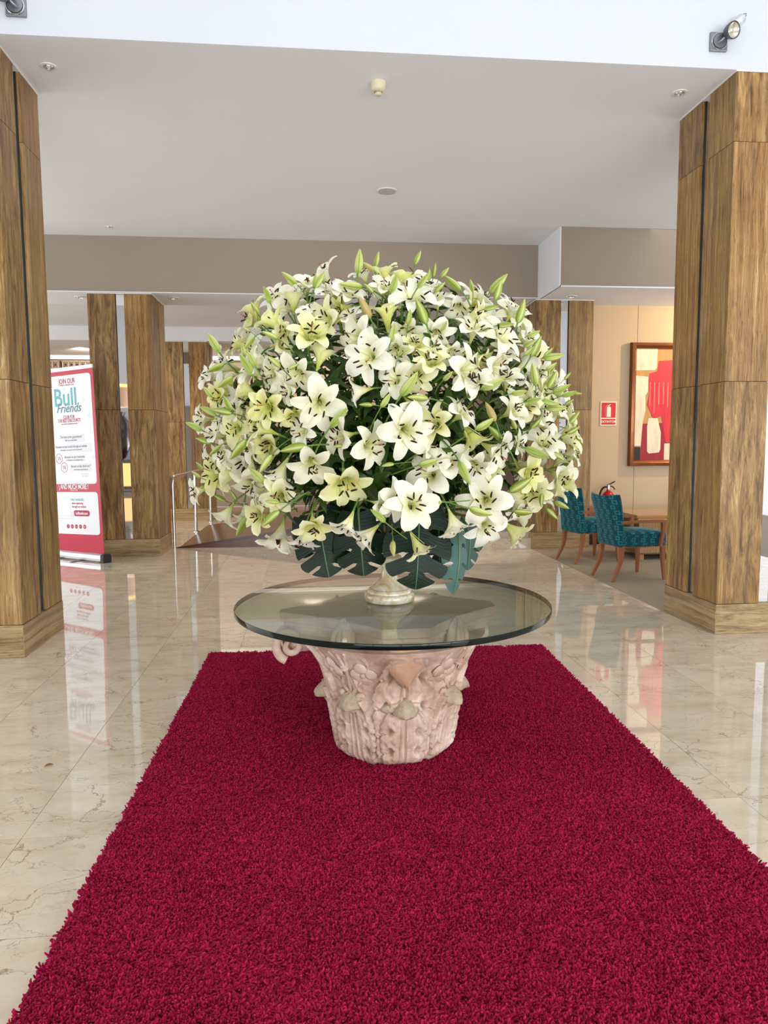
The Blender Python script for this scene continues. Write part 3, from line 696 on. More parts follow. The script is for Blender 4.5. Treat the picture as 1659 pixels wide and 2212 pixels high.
o = empty('fire_extinguisher', (4.40, 10.30, 0)); tag(o, 'red fire extinguisher with black handle behind the teal chairs', 'fire extinguisher')
exr = simple('extinguisher_red', srgb(176, 12, 24), .18)
MB().lathe([(.085, .30), (.088, .33), (.088, .72), (.082, .765), (.055, .805), (.030, .82), (.028, .84)], 32).build('cylinder', exr, o, smooth=True)
MB().lathe([(.024, .835), (.026, .86), (.022, .90), (.018, .915)], 18).build('valve', M['steel'], o, smooth=True)
MB().tube([(-.02, 0, .905), (.03, 0, .925), (.085, 0, .955), (.10, 0, .965)], [.010, .011, .010, .008], 8).build('lever', M['black'], o, smooth=True)
MB().tube(bez((.0, 0, .885), (.05, 0, .905), (.08, 0, .88), (.10, 0, .84), 6), .009, 8).build('carry_handle', M['black'], o, smooth=True)
MB().tube(bez((-.02, 0, .88), (-.12, 0, .90), (-.16, 0, .76), (-.14, 0, .45), 10), .014, 8).build('hose', M['black'], o, smooth=True)
MB().box((-.05, .08, .45), (.05, .155, .52)).box((-.05, .08, .62), (.05, .155, .68)).build('wall_bracket', M['black'], o)
MB().lathe([(.0886, .44), (.0886, .62)], 32, cap=False).build('paper_label', simple('extinguisher_label', srgb(226, 214, 196), .5), o, smooth=True)

o = empty('reeded_coffee_table', (4.9, 9.28, 0)); tag(o, 'low wooden coffee table with reeded sides behind the teal chair', 'table')
tw = simple('table_wood', srgb(176, 128, 78), .14, 0, .5, .15, 10)
MB().box((-.72, -.42, .555), (.62, .42, .60)).build('tabletop', tw, o, bevel=.012)
MB().box((-.66, -.36, .08), (.56, .36, .54)).build('body', simple('table_body', srgb(120, 88, 54), .5), o)
rd = MB()
for k in range(60): rd.tube([(-.655 + k * .0205, -.368, .10), (-.655 + k * .0205, -.368, .53)], .0095, 6, cap=False)
for k in range(34): rd.tube([(.568, -.35 + k * .021, .10), (.568, -.35 + k * .021, .53)], .0095, 6, cap=False)
tag(rd.build('reeds', simple('reed', srgb(178, 140, 92), .45, 0, .5, .2, 30), o, smooth=True), kind='stuff')
MB().box((-.69, -.39, .53), (.59, .39, .556)).build('band', simple('table_band', srgb(206, 160, 104), .25), o)
for sx, sy in ((-.6, -.3), (.5, -.3), (.5, .3), (-.6, .3)): MB().box((sx - .03, sy - .03, 0), (sx + .03, sy + .03, .09)).build('leg', tw, o)

wc = empty('wicker_armchair', (5.72, 9.35, 0), radians(-150)); tag(wc, 'wicker tub armchair mostly hidden behind the golden pillar', 'chair')
M['wicker'] = simple('wicker', srgb(196, 140, 84), .5, 0, .5, .25, 40, .3)
sh = MB()
for k in range(14):
    z = .42 + k * .034; R = .33 + .05 * k / 13
    sh.tube([(R * cos(a), R * sin(a), z + .10 * max(0, -cos(a)) * k / 13) for a in [radians(70 + 220 * i / 24) for i in range(25)]], .014, 6)
tag(sh.build('back_weave', M['wicker'], wc, smooth=True), kind='stuff')
MB().lathe([(0, .36), (.33, .36), (.35, .40), (.33, .44), (0, .45)], 32, cap=False).build('seat', M['wicker'], wc, smooth=True)
for k in range(4):
    a = radians(45 + 90 * k); MB().tube([(.27 * cos(a), .27 * sin(a), .37), (.31 * cos(a), .31 * sin(a), 0)], [.024, .018], 8).build('leg', M['wicker'], wc, smooth=True)

o = MB().grid([[(-.022 + .044 * i / 6 + .004 * sin(3 * j), (-.007 + .014 * j / 3) * sin(pi * (i + .4) / 7), .002 + .006 * abs(j - 1.5) * sin(pi * i / 6)) for j in range(4)] for i in range(7)]).build('dried_petal', simple('dried_petal_brown', srgb(134, 86, 46), .6), loc=(-1.288, 3.487, .001), rot=(0, 0, .5), smooth=True)
tag(o, 'small curled brown dry petal lying on the marble floor', 'petal')

# ------------------------------------------------------------------ rug with a deep shaggy pile
def rug_col(n):
    oi = n('ObjectInfo'); tc = n('TexCoord')
    r = n('TexNoise', {'Vector': n('NewGeometry').outputs['Position'], 'Scale': 2.6, 'Detail': 3}).outputs[0]
    f = n.math('ADD', n.math('MULTIPLY', oi.outputs['Random'], .7), n.math('MULTIPLY', r, .3))
    c = n.ramp(f, [(.0, srgb(108, 5, 37)), (.5, srgb(152, 13, 58)), (1, srgb(186, 32, 80))])
    return n('BsdfPrincipled', {'Base Color': c, 'Roughness': .8, 'Specular IOR Level': .12, 'Sheen Weight': .12, 'Sheen Roughness': .5, 'Sheen Tint': (1, .25, .4, 1)}).outputs[0]
M['rug'] = mat('crimson_wool', rug_col)
rug = MB().prism(RUG, 0.0, .012).build('rug', simple('rug_backing', srgb(110, 6, 32), .95))
tag(rug, 'long crimson shag rug running under the stone capital table', 'rug')
tm = MB(); pts = [Vector((0, 0, -.004)), Vector((.002, .0005, .008)), Vector((.0065, .001, .017)), Vector((.0125, .0, .022)), Vector((.0175, -.002, .0225))]
tm.tube(pts, [.0028, .0034, .0037, .0034, .0018], 5)
tuft = tm.build('yarn_tuft', M['rug'], smooth=True); tuft.hide_render = True; tuft.hide_viewport = True
tuft2 = MB().tube([Vector((0, 0, -.004)), Vector((-.001, .001, .010)), Vector((.0015, .003, .020)), Vector((.006, .004, .027)), Vector((.008, .004, .0285))], [.0028, .0033, .0036, .0032, .0016], 5).build('yarn_tuft', M['rug'], smooth=True)
tuft2.hide_render = True; tuft2.hide_viewport = True
for t_ in (tuft, tuft2): COL.objects.unlink(t_)
def pile_nodes():
    g = D.node_groups.new('pile', 'GeometryNodeTree')
    g.interface.new_socket('Geometry', in_out='INPUT', socket_type='NodeSocketGeometry')
    g.interface.new_socket('Geometry', in_out='OUTPUT', socket_type='NodeSocketGeometry')
    N = g.nodes; L = g.links.new
    gi, go = N.new('NodeGroupInput'), N.new('NodeGroupOutput')
    dp = N.new('GeometryNodeDistributePointsOnFaces'); dp.inputs['Density'].default_value = 50000; dp.inputs['Seed'].default_value = 3
    L(gi.outputs[0], dp.inputs[0])
    ob = N.new('GeometryNodeObjectInfo'); ob.inputs[0].default_value = tuft; ob.inputs['As Instance'].default_value = True
    ob2 = N.new('GeometryNodeObjectInfo'); ob2.inputs[0].default_value = tuft2; ob2.inputs['As Instance'].default_value = True
    ji = N.new('GeometryNodeGeometryToInstance'); L(ob2.outputs['Geometry'], ji.inputs[0]); L(ob.outputs['Geometry'], ji.inputs[0])
    ip = N.new('GeometryNodeInstanceOnPoints')
    L(dp.outputs[0], ip.inputs['Points']); L(ji.outputs[0], ip.inputs['Instance']); ip.inputs['Pick Instance'].default_value = True
    ps = N.new('GeometryNodeInputPosition')
    nz = N.new('ShaderNodeTexNoise'); nz.inputs['Scale'].default_value = 5.5; nz.inputs['Detail'].default_value = 3; L(ps.outputs[0], nz.inputs['Vector'])
    nz2 = N.new('ShaderNodeTexNoise'); nz2.inputs['Scale'].default_value = 42; nz2.inputs['Detail'].default_value = 1; L(ps.outputs[0], nz2.inputs['Vector'])
    def vm(op, a, b):
        m = N.new('ShaderNodeVectorMath'); m.operation = op
        for s, v in zip(m.inputs, (a, b)):
            if isinstance(v, bpy.types.NodeSocket): L(v, s)
            else: s.default_value = v
        return m.outputs[0]
    a1 = vm('MULTIPLY', vm('SUBTRACT', nz.outputs['Color'], (.5, .5, .5)), (4.2, 4.2, 5.0))
    a2 = vm('MULTIPLY', vm('SUBTRACT', nz2.outputs['Color'], (.5, .5, .5)), (3.2, 3.2, 6))
    rv = N.new('FunctionNodeRandomValue'); rv.data_type = 'FLOAT_VECTOR'
    rv.inputs[0].default_value = (-.35, -.35, -2.2); rv.inputs[1].default_value = (.35, .35, 2.2)
    L(vm('ADD', vm('ADD', a1, a2), rv.outputs[0]), ip.inputs['Rotation'])
    rs = N.new('FunctionNodeRandomValue'); rs.data_type = 'FLOAT'; rs.inputs[2].default_value = .50; rs.inputs[3].default_value = .95
    L(rs.outputs[1], ip.inputs['Scale'])
    L(ip.outputs[0], go.inputs[0])
    return g
bm = bmesh.new()
vs = [bm.verts.new((x, y, 0)) for x, y in RUG]; bm.faces.new(vs)
me = D.meshes.new('pile'); bm.to_mesh(me); bm.free()
pile = put('pile', me, rug, (0, 0, .012)); pile['kind'] = 'stuff'
md = pile.modifiers.new('pile', 'NODES'); md.node_group = pile_nodes()

# ------------------------------------------------------------------ antique stone capital used as a table base
CX, CY, Z0 = .395, 3.53, .018
def sm(a, b, x):
    t = max(0., min(1., (x - a) / (b - a))); return t * t * (3 - 2 * t)
PROF = [(0, .262), (.03, .270), (.1, .284), (.2, .300), (.27, .312), (.38, .334), (.46, .358), (.52, .392), (.56, .428), (.60, .462)]
def rad_at(z):
    for (a, ra), (b, rb) in zip(PROF, PROF[1:]):
        if z <= b: t = (z - a) / (b - a); return ra + (rb - ra) * t
    return PROF[-1][1]
def leaf_relief(x, v, hw, nl, thick):
    """x: signed arc offset in metres, v: 0..1 height on the leaf; returns (height, inside)"""
    if v < 0 or v > 1: return 0, 0
    env = .80 + .20 * sin(pi * min(1, v / .55) / 2) if v < .55 else 1 - .42 * ((v - .55) / .45) ** 1.6
    side = .03 if x > 0 else 0
    ph = (v * nl + side + .35 * abs(x) / hw)
    lob = abs(sin(pi * ph)) ** .55
    ser = abs(sin(pi * ph * 3)) ** .6
    wdt = hw * env * (.86 + .09 * lob + .06 * ser)
    d = wdt - abs(x)
    if d <= 0: return 0, 0
    s = abs(x) / wdt
    edge = sm(0, .007, d)
    h = thick * edge * (.50 + .50 * s ** 1.6)
    h += .0045 * edge * sin(pi * min(1, s * 1.0)) * (.6 + .4 * lob)
    mid = hw * (.30 - .12 * v)
    ax = abs(x)
    h += .011 * math.exp(-((ax - mid * .42) / .0055) ** 2) * sm(0, .05, 1 - v)
    h -= .012 * math.exp(-((ax - mid * .12) / .010) ** 2)
    h -= .010 * math.exp(-((ax - mid * .68) / .006) ** 2)
    fl = ax - (.26 + .55 * ((ph % 1.0))) * wdt
    h -= .0045 * math.exp(-(fl / .008) ** 2) * edge
    h += .0025 * math.exp(-((fl - .013) / .006) ** 2) * edge
    # drilled eyes between the lobes
    kk = round(ph); pv = (kk - side - .35 * ax / hw) / nl
    dv = (v - pv) * .34
    h -= .052 * math.exp(-((ax - wdt * .60) / .0095) ** 2 - (dv / .018) ** 2)
    h += .0022 * cos(2 * pi * s * 4.5 + 3 * v) * edge
    h -= .018 * math.exp(-((ax - wdt * .86) / .005) ** 2 - (dv / .008) ** 2)
    return h, edge
def capital_stone(n):
    tc = n('TexCoord'); v = tc.outputs['Object']
    a = n('TexNoise', {'Vector': v, 'Scale': 5, 'Detail': 6, 'Roughness': .62}).outputs[0]
    b_ = n('TexNoise', {'Vector': v, 'Scale': 34, 'Detail': 5, 'Roughness': .7}).outputs[0]
    c = n.ramp(n.math('ADD', n.math('MULTIPLY', a, .75), n.math('MULTIPLY', b_, .25)), [(.34, srgb(164, 130, 110)), (.5, srgb(200, 171, 155)), (.64, srgb(226, 206, 192))])
    k = n('TexNoise', {'Vector': v, 'Scale': 9, 'Detail': 7, 'Roughness': .75}).outputs[0]
    c = n.mix(n.ramp(k, [(.60, (0, 0, 0)), (.74, (.55, .55, .55))]), c, srgb(150, 120, 92))
    return n('BsdfPrincipled', {'Base Color': c, 'Roughness': .72, 'Specular IOR Level': .25, 'Subsurface Weight': .0, 'Normal': n('Bump', {'Strength': .35, 'Distance': .004, 'Height': b_}).outputs[0]}).outputs[0]
M['cap'] = mat('pink_limestone', capital_stone)
M['capgrey'] = simple('weathered_stone', srgb(182, 164, 142), .85, 0, .2, .4, 22, .8)
M['capbrown'] = simple('worn_brown_stone', srgb(186, 148, 122), .8, 0, .2, .25, 14, .5)
cap = empty('stone_capital', (CX, CY, Z0)); tag(cap, 'carved pinkish stone column capital standing on the crimson rug as a table base', 'column capital')
FRONT = -pi / 2 + radians(3.0)
def ang(a): return (a + pi) % (2 * pi) - pi
NT, NZ = 560, 220
P = []
rnd = random.Random(5)
for iz in range(NZ + 1):
    z = .60 * iz / NZ; row = []; R0 = rad_at(z)
    for it in range(NT):
        th = 2 * pi * it / NT; h = 0
        # upper leaves under the four corners of the abacus
        k = round((th - FRONT) / (pi / 2)); x = ang(th - FRONT - k * pi / 2) * R0
        hu, iu = leaf_relief(x, (z - .05) / .52, .150, 3.6, .030)
        h = hu if iu > 0 else h
        # panel between the upper leaves: raised stalk and sheath leaves
        x2 = ang(th - FRONT - (math.floor((th - FRONT) / (pi / 2)) + .5) * pi / 2) * R0
        # lower ring of eight leaves
        k = round((th - FRONT) / (pi / 4)); x = ang(th - FRONT - k * pi / 4) * R0
        hl, il = leaf_relief(x, z / .335, .112, 3.3, .034)
        if il > 0: h = h * (1 - il) + (hl + .006) * il
        if k % 2: 
            hm, im = leaf_relief(x, (z - .20) / .25, .062, 2.6, .011)
            if im > 0 and il <= 0: h = max(h, hm)
        h += .0004 * sin(th * 37 + z * 60) * sin(z * 130 + th * 11); h *= .35 + .65 * sm(0, .05, z)
        row.append(((R0 + h) * cos(th), (R0 + h) * sin(th), z))
    P.append(row)
m = MB().grid(P, wrap=True); m.uvs = [(0, 0)] * len(m.v)
m.f.append(tuple(range(NT))[::-1]); m.mi.append(0); m.f.append(tuple(NZ * NT + j for j in range(NT))); m.mi.append(0)
bell = m.build('bell', M['cap'], cap, smooth=60)
def on_bell(th, z, off=0.):
    r = rad_at(z) + off; return Vector((r * cos(th), r * sin(th), z))
# curled, broken leaf tips (worn grey) of the lower ring
def blob(c, ax, ay, az, r, seed, rough=.12, n=14):
    rg = random.Random(seed); ph = [rg.uniform(0, 6) for _ in range(6)]; rows = []
    for i in range(n + 1):
        a = -pi / 2 + pi * i / n; row = []
        for j in range(2 * n):
            b = pi * j / n
            k_ = 1 + rough * (sin(3 * b + ph[0]) * cos(2 * a + ph[1]) + .6 * sin(5 * b + ph[2] + 4 * a) + .4 * sin(9 * a + ph[3]) * cos(7 * b + ph[4]))
            row.append(Vector(c) + (ax * cos(a) * cos(b) * r[0] + ay * cos(a) * sin(b) * r[1] + az * sin(a) * r[2]) * k_)
        rows.append(row)
    m = MB().grid(rows, wrap=True); m.uvs = [(0, 0)] * len(m.v); return m
UPZ = Vector((0, 0, 1))
for k in range(8):
    th = FRONT + k * pi / 4; z0 = .318 + (.016 if k % 2 else 0)
    d = Vector((cos(th), sin(th), 0)); t = Vector((-sin(th), cos(th), 0)); rg = random.Random(40 + k)
    m = blob((0, 0, 0), t, d, UPZ, (.062, .066, .036), 40 + k, .055, 18)
    out = []
    for p in m.v:
        p = Vector(p); o_ = p.dot(d); x_ = p.dot(t)
        p += UPZ * (-.9 * max(0, o_) ** 1.5 * 2.2 - .35 * x_ * x_ / .058) + t * (-.25 * x_ * max(0, o_) / .06)
        out.append(tuple(p + on_bell(th, z0, .012)))
    m.v = out; m.build('leaf_tip', M['capgrey'], cap, smooth=70)
    if k % 2 == 0:
        m = blob(on_bell(th - .23, z0 - .012, .014), t, d, UPZ, (.036, .028, .022), 60 + k, .08, 12); m.build('leaf_tip', M['capgrey'], cap, smooth=70)
    # thick rolled underside joining the tip to the leaf
    m = blob(on_bell(th, z0 - .030, .010), t, d, UPZ, (.050, .034, .040), 70 + k, .08, 12); m.build('leaf_roll', M['cap'], cap, smooth=70)
# rosettes, stalks and scrolls in the panels between the upper leaves
def surf_disc(th, z, lift=0.):
    d = Vector((cos(th), sin(th), 0)); t = Vector((-sin(th), cos(th), 0)); sl = (rad_at(z + .01) - rad_at(z - .01)) / .02
    upv = Vector((d.x * sl, d.y * sl, 1)).normalized(); nrm = t.cross(upv)
    return on_bell(th, z, lift), t, upv, nrm
for q in range(4):
    tc_ = FRONT + pi / 4 + q * pi / 2
    for s in (-1, 1):
        rs = 1.28 if q % 2 else 1.36
        for zc, dth in ((.470, .245),):
            p, t, u, nr = surf_disc(tc_ + s * dth, zc, .004)
            rm = MB()
            for k in range(4):
                a = pi / 4 + k * pi / 2 + .15 * s + pi / 4
                c = p + (t * cos(a) + u * sin(a)) * .031 * rs
                vs = []
                e1 = t * cos(a) + u * sin(a); e2 = -t * sin(a) + u * cos(a)
                rows = []
                for i in range(7):
                    ph = (pi / 2) * i / 6
                    rows.append([c + (e1 * .024 * cos(b) + e2 * .027 * sin(b) * (1 - .15 * cos(b))) * rs * cos(ph) + nr * (.016 * sin(ph)) - e1 * .006 * sin(ph) for b in [2 * pi * j / 14 for j in range(14)]])
                rm.grid(rows, wrap=True)
            rm.uvs = [(0, 0)] * len(rm.v)
            ro = rm.build('rosette', M['cap'], cap, smooth=70)
            MB().lathe([(.0145, 0), (.0135, .010), (.009, .017), (0, .019)], 14, p, Matrix((t, u, nr)).transposed().to_4x4(), cap=False).build('rosette_heart', M['cap'], ro, smooth=70)
        # framing scroll
        pts = []
        for i in range(15):
            f = i / 14; z = .35 + .225 * f
            pts.append(on_bell(tc_ + s * (.02 + .34 * sin(pi * f * .62) ** 1.3 * (1 - .1 * f)), z, .004))
        MB().tube(pts, [.008 + .002 * sin(i) for i in range(15)], 7).build('scroll_stem', M['cap'], cap, smooth=True)
        pts = [on_bell(tc_ + s * (.012 + .10 * abs(f - .45) ** 1.4 * 2.2), .38 + .20 * f, .004) for f in [i / 10 for i in range(11)]]
        MB().tube(pts, .007, 7).build('scroll_stem', M['cap'], cap, smooth=True)
    MB().tube([on_bell(tc_, .37 + .20 * i / 8, .005) for i in range(9)], [.006, .010, .012, .010, .007, .009, .012, .010, .006], 8).build('stalk', M['cap'], cap, smooth=True)
    p, t, u, nr = surf_disc(tc_, .50, .004)
    MB().lathe([(.010, -.014), (.021, -.012), (.022, -.004), (.017, 0), (.022, .004), (.021, .012), (.010, .014)], 14, p, Matrix((t, nr, u)).transposed().to_4x4()).build('stalk_ring', M['cap'], cap, smooth=60)
    for s in (-1, 1):
        th = tc_ + s * .14; p, t, u, nr = surf_disc(th, .365, .006)
        pts = [p + t * s * (-.02 + .045 * f) + u * (-.05 + .10 * f - .07 * f * f * f) + nr * .006 * sin(pi * f) for f in [i / 8 for i in range(9)]]
        MB().tube(pts, [.010, .013, .015, .016, .016, .015, .013, .012, .006], 8).build('sheath_leaf', M['cap'], cap, smooth=True)
# abacus: concave-sided slab with broken corners
AB = FRONT + radians(-1.5)
def abacus_outline(R, dent, chop):
    pts = []
    for q in range(4):
        a0, a1 = AB + q * pi / 2, AB + (q + 1) * pi / 2
        c0, c1 = chop[q], chop[(q + 1) % 4]
        A = Vector((R * cos(a0), R * sin(a0))); B = Vector((R * cos(a1), R * sin(a1))); am = (a0 + a1) / 2
        nin = Vector((-cos(am), -sin(am)))
        for i in range(13):
            t = (.06 + c0) + (1 - .12 - c0 - c1) * i / 12
            pts.append(A.lerp(B, t) + nin * dent * (1 - (2 * t - 1) ** 2))
    return pts
chop = [.17, .05, .05, .0]
layers = [(.575, .50, .045), (.60, .545, .05), (.635, .56, .052), (.642, .59, .056), (.655, .575, .056), (.664, .60, .058), (.700, .612, .058), (.7085, .605, .058)]
rows = []
for i, (z, R, dent) in enumerate(layers):
    rr_ = random.Random(i); rows.append([(x + rr_.uniform(-.003, .003), y + rr_.uniform(-.003, .003), z) for x, y in abacus_outline(R, dent, chop)])
m = MB().grid(rows, wrap=True); m.uvs = [(0, 0)] * len(m.v)
k = len(rows[0]); m.f.append(tuple((len(rows) - 1) * k + j for j in range(k))); m.mi.append(0); m.f.append(tuple(reversed(range(k)))); m.mi.append(0)
m.build('abacus', M['cap'], cap, smooth=40)
# fleurons in the middle of the abacus sides, volutes below its corners
for q in range(4):
    am = AB + pi / 4 + q * pi / 2; d = Vector((cos(am), sin(am), 0)); t = Vector((-sin(am), cos(am), 0))
    f = blob(d * .375 + UPZ * .615, t, d, UPZ, (.062, .036, .095), q, .10).build('fleuron', M['cap'], cap, smooth=True)
    for s in (-1, 0, 1):
        MB().tube([d * (.395 + .012 * math.sin(pi * i / 8)) + t * s * .036 * sin(pi * (i / 8) * .9) + UPZ * (.535 + .15 * i / 8) for i in range(9)], [.006, .012, .015, .016, .016, .015, .013, .010, .005], 7).build('fleuron_lobe', M['cap'], f, smooth=True)
    ac = AB + q * pi / 2; d = Vector((cos(ac), sin(ac), 0)); t = Vector((-sin(ac), cos(ac), 0))
    broken = q == 0
    if broken:
        m = blob(d * .392 + UPZ * .545, t, d, UPZ, (.100, .050, .120), 77, .05)
        m.v = [tuple(Vector(p) + t * (-.62 * (Vector(p).dot(t)) * sm(.56, .42, 0) if False else -.55 * Vector(p).dot(t) * sm(0, .12, .555 - p[2]))) for p in m.v]
        m.build('broken_corner', M['capbrown'], cap, smooth=True)
    elif q == 1:
        blob(d * .43 + UPZ * .575, t, d, UPZ, (.075, .06, .05), 91, .14).build('broken_corner', M['cap'], cap, smooth=True)
    else:
        for s in (-1, 1):
            pts = []; R = []
            for i in range(40):
                f = i / 39; a = -pi / 2 - s * 0 + 4.4 * pi * f * .62 + .3
                rr_ = .072 * (1 - f) ** .8 + .010
                pts.append(d * (.515 - .0 + rr_ * cos(a) * .9) + UPZ * (.545 + rr_ * sin(a)) + t * s * (.030 + .022 * f)); R.append(.024 - .010 * f)
            MB().tube(pts, R, 9).build('volute', M['cap'], cap, smooth=True)
        blob(d * .45 + UPZ * .56, t, d, UPZ, (.055, .09, .055), 5 + q, .08).build('volute_body', M['cap'], cap, smooth=True)

# ------------------------------------------------------------------ glass tabletop
def glass_face(n):
    bf = n('NewGeometry').outputs['Backfacing']
    fr = n('Fresnel', {'IOR': n.math('ADD', 1.55, n.math('MULTIPLY', bf, 1 / 1.55 - 1.55))})
    tr = n('BsdfTransparent', {'Color': (.80, .88, .82, 1)})
    gl = n('BsdfGlossy', {'Color': (1, 1, 1, 1), 'Roughness': .0})
    x = n('MixShader', {0: fr.outputs[0], 1: tr.outputs[0], 2: gl.outputs[0]})
    return x.outputs[0]
M['glass'] = mat('table_glass', glass_face)
M['glass_edge'] = simple('glass_edge', (.003, .007, .006), .05, 0, .28)
GZ = .7275; GT = .026; GR = .785; GX, GY = .396, 3.54
gt = empty('glass_tabletop', (GX, GY, GZ)); tag(gt, 'large round clear glass tabletop resting on the stone capital', 'tabletop')
N_ = 128
m = MB(); c0 = [(GR * .997 * cos(2 * pi * i / N_), GR * .997 * sin(2 * pi * i / N_)) for i in range(N_)]
m.add([(x, y, GT) for x, y in c0], [tuple(range(N_))]); m.add([(x, y, 0) for x, y in c0], [tuple(reversed(range(N_)))])
m.build('pane', M['glass'], gt)
MB().lathe([(GR * .997, 0), (GR * .9995, .0015), (GR, .004), (GR, GT - .004), (GR * .9995, GT - .0015), (GR * .997, GT)], N_, cap=False).build('polished_edge', M['glass_edge'], gt, smooth=80)

# ------------------------------------------------------------------ alabaster vase
def alab(n):
    tc = n('TexCoord'); v = tc.outputs['Object']
    a = n('TexNoise', {'Vector': v, 'Scale': 9, 'Detail': 5, 'Roughness': .6, 'Distortion': 1.2}).outputs[0]
    c = n.ramp(a, [(.35, srgb(196, 168, 126)), (.5, srgb(222, 206, 176)), (.62, srgb(238, 230, 212))])
    return n('BsdfPrincipled', {'Base Color': c, 'Roughness': .16, 'Subsurface Weight': .35, 'Subsurface Radius': (.05, .035, .02), 'Subsurface Scale': .4, 'Coat Weight': .3}).outputs[0]
M['alabaster'] = mat('alabaster', alab)
VX, VY, VZ = .383, 3.565, GZ + GT
vase = empty('footed_vase', (VX, VY, VZ)); tag(vase, 'cream alabaster footed vase holding the lilies on the glass', 'vase')
MB().lathe([(0, 0), (.120, 0), (.127, .006), (.127, .032), (.122, .040), (.112, .044), (.112, .052), (.104, .062), (.096, .064)], 56).build('foot', M['alabaster'], vase, smooth=50)
MB().lathe([(.098, .060), (.086, .074), (.066, .090), (.050, .108), (.042, .130), (.038, .152), (.037, .170), (.042, .175), (.042, .182), (.038, .187)], 48, cap=False).build('stem', M['alabaster'], vase, smooth=50)
MB().lathe([(.038, .185), (.044, .196), (.062, .212), (.065, .220), (.060, .228), (.046, .234), (.052, .250), (.09, .285), (.14, .33), (.18, .39), (.20, .45), (.205, .47), (.195, .47), (.15, .40), (0, .36)], 48, cap=False).build('bowl', M['alabaster'], vase, smooth=50)

# ------------------------------------------------------------------ lilies
def lily_mat(n):
    uv = n('UVMap').outputs[0]; oi = n('ObjectInfo')
    sp = n('SeparateXYZ', {0: uv}); u, v = sp.outputs[0], sp.outputs[1]
    tc = n('TexCoord')
    yel = n('SeparateColor', {0: oi.outputs['Color']}).outputs[0]
    thr = n.ramp(v, [(.0, srgb(150, 172, 48)), (.15, srgb(202, 207, 92)), (.34, srgb(243, 242, 196)), (.62, srgb(252, 251, 238))])
    thy = n.ramp(v, [(.0, srgb(160, 178, 40)), (.25, srgb(208, 214, 78)), (.6, srgb(238, 237, 146)), (1, srgb(248, 246, 200))])
    c = n.mix(yel, thr, thy)
    du = n.math('ABSOLUTE', n.math('SUBTRACT', u, .5))
    midr = n.ramp(du, [(0, (1, 1, 1)), (.05, (0, 0, 0))])
    c = n.mix(n.math('MULTIPLY', midr, n.math('SUBTRACT', .55, n.math('MULTIPLY', v, .5))), c, srgb(206, 212, 132))
    st = n('TexNoise', {'Vector': n('Mapping', {'Vector': uv, 'Scale': (26, 1.5, 1)}).outputs[0], 'Scale': 1, 'Detail': 2}).outputs[0]
    c = n.mix(n.math('MULTIPLY', st, .08), c, srgb(210, 210, 160))
    vo = n('TexVoronoi', {'Vector': n('Mapping', {'Vector': uv, 'Scale': (9, 22, 1)}).outputs[0], 'Scale': 1.3, 'Randomness': 1.}).outputs['Distance']
    dots = n.math('MULTIPLY', n.ramp(vo, [(.14, (1, 1, 1)), (.2, (0, 0, 0))]), n.ramp(v, [(.16, (0, 0, 0)), (.22, (1, 1, 1)), (.44, (1, 1, 1)), (.50, (0, 0, 0))]))
    dots = n.math('MULTIPLY', dots, n.math('MULTIPLY', n.ramp(du, [(.28, (1, 1, 1)), (.36, (0, 0, 0))]), n.math('SUBTRACT', 1., yel)))
    c = n.mix(n.math('MULTIPLY', dots, .8), c, srgb(96, 60, 44))
    bp = n('Bump', {'Strength': .25, 'Distance': .003, 'Height': st}).outputs[0]
    p = n('BsdfPrincipled', {'Base Color': c, 'Roughness': .42, 'Specular IOR Level': .35, 'Normal': bp})
    t = n('BsdfTranslucent', {'Color': c})
    return n('MixShader', {0: .36, 1: p.outputs[0], 2: t.outputs[0]}).outputs[0]
M['lily'] = mat('lily_petal', lily_mat)
def green(name, a, b_, rough=.45, trans=.2, sc=14):
    def f(n):
        tc = n('TexCoord'); oi = n('ObjectInfo')
        nz = n('TexNoise', {'Vector': tc.outputs['Object'], 'Scale': sc, 'Detail': 3}).outputs[0]
        fac = n.math('ADD', n.math('MULTIPLY', nz, .5), n.math('MULTIPLY', oi.outputs['Random'], .5))
        c = n.mix(fac, a, b_)
        p = n('BsdfPrincipled', {'Base Color': c, 'Roughness': rough, 'Specular IOR Level': .5})
        if not trans: return p.outputs[0]
        t = n('BsdfTranslucent', {'Color': c})
        return n('MixShader', {0: trans, 1: p.outputs[0], 2: t.outputs[0]}).outputs[0]
    return mat(name, f)
M['leaf'] = green('lily_leaf', srgb(16, 44, 10), srgb(70, 104, 22), .36)
M['stem'] = green('lily_stem', srgb(62, 98, 34), srgb(112, 142, 58), .45, 0)
M['anther'] = simple('anther', srgb(44, 16, 18), .7, 0, .3, .3, 60)
M['filament'] = simple('filament', srgb(206, 212, 140), .5)
M['stigma'] = simple('stigma', srgb(150, 96, 60), .5)
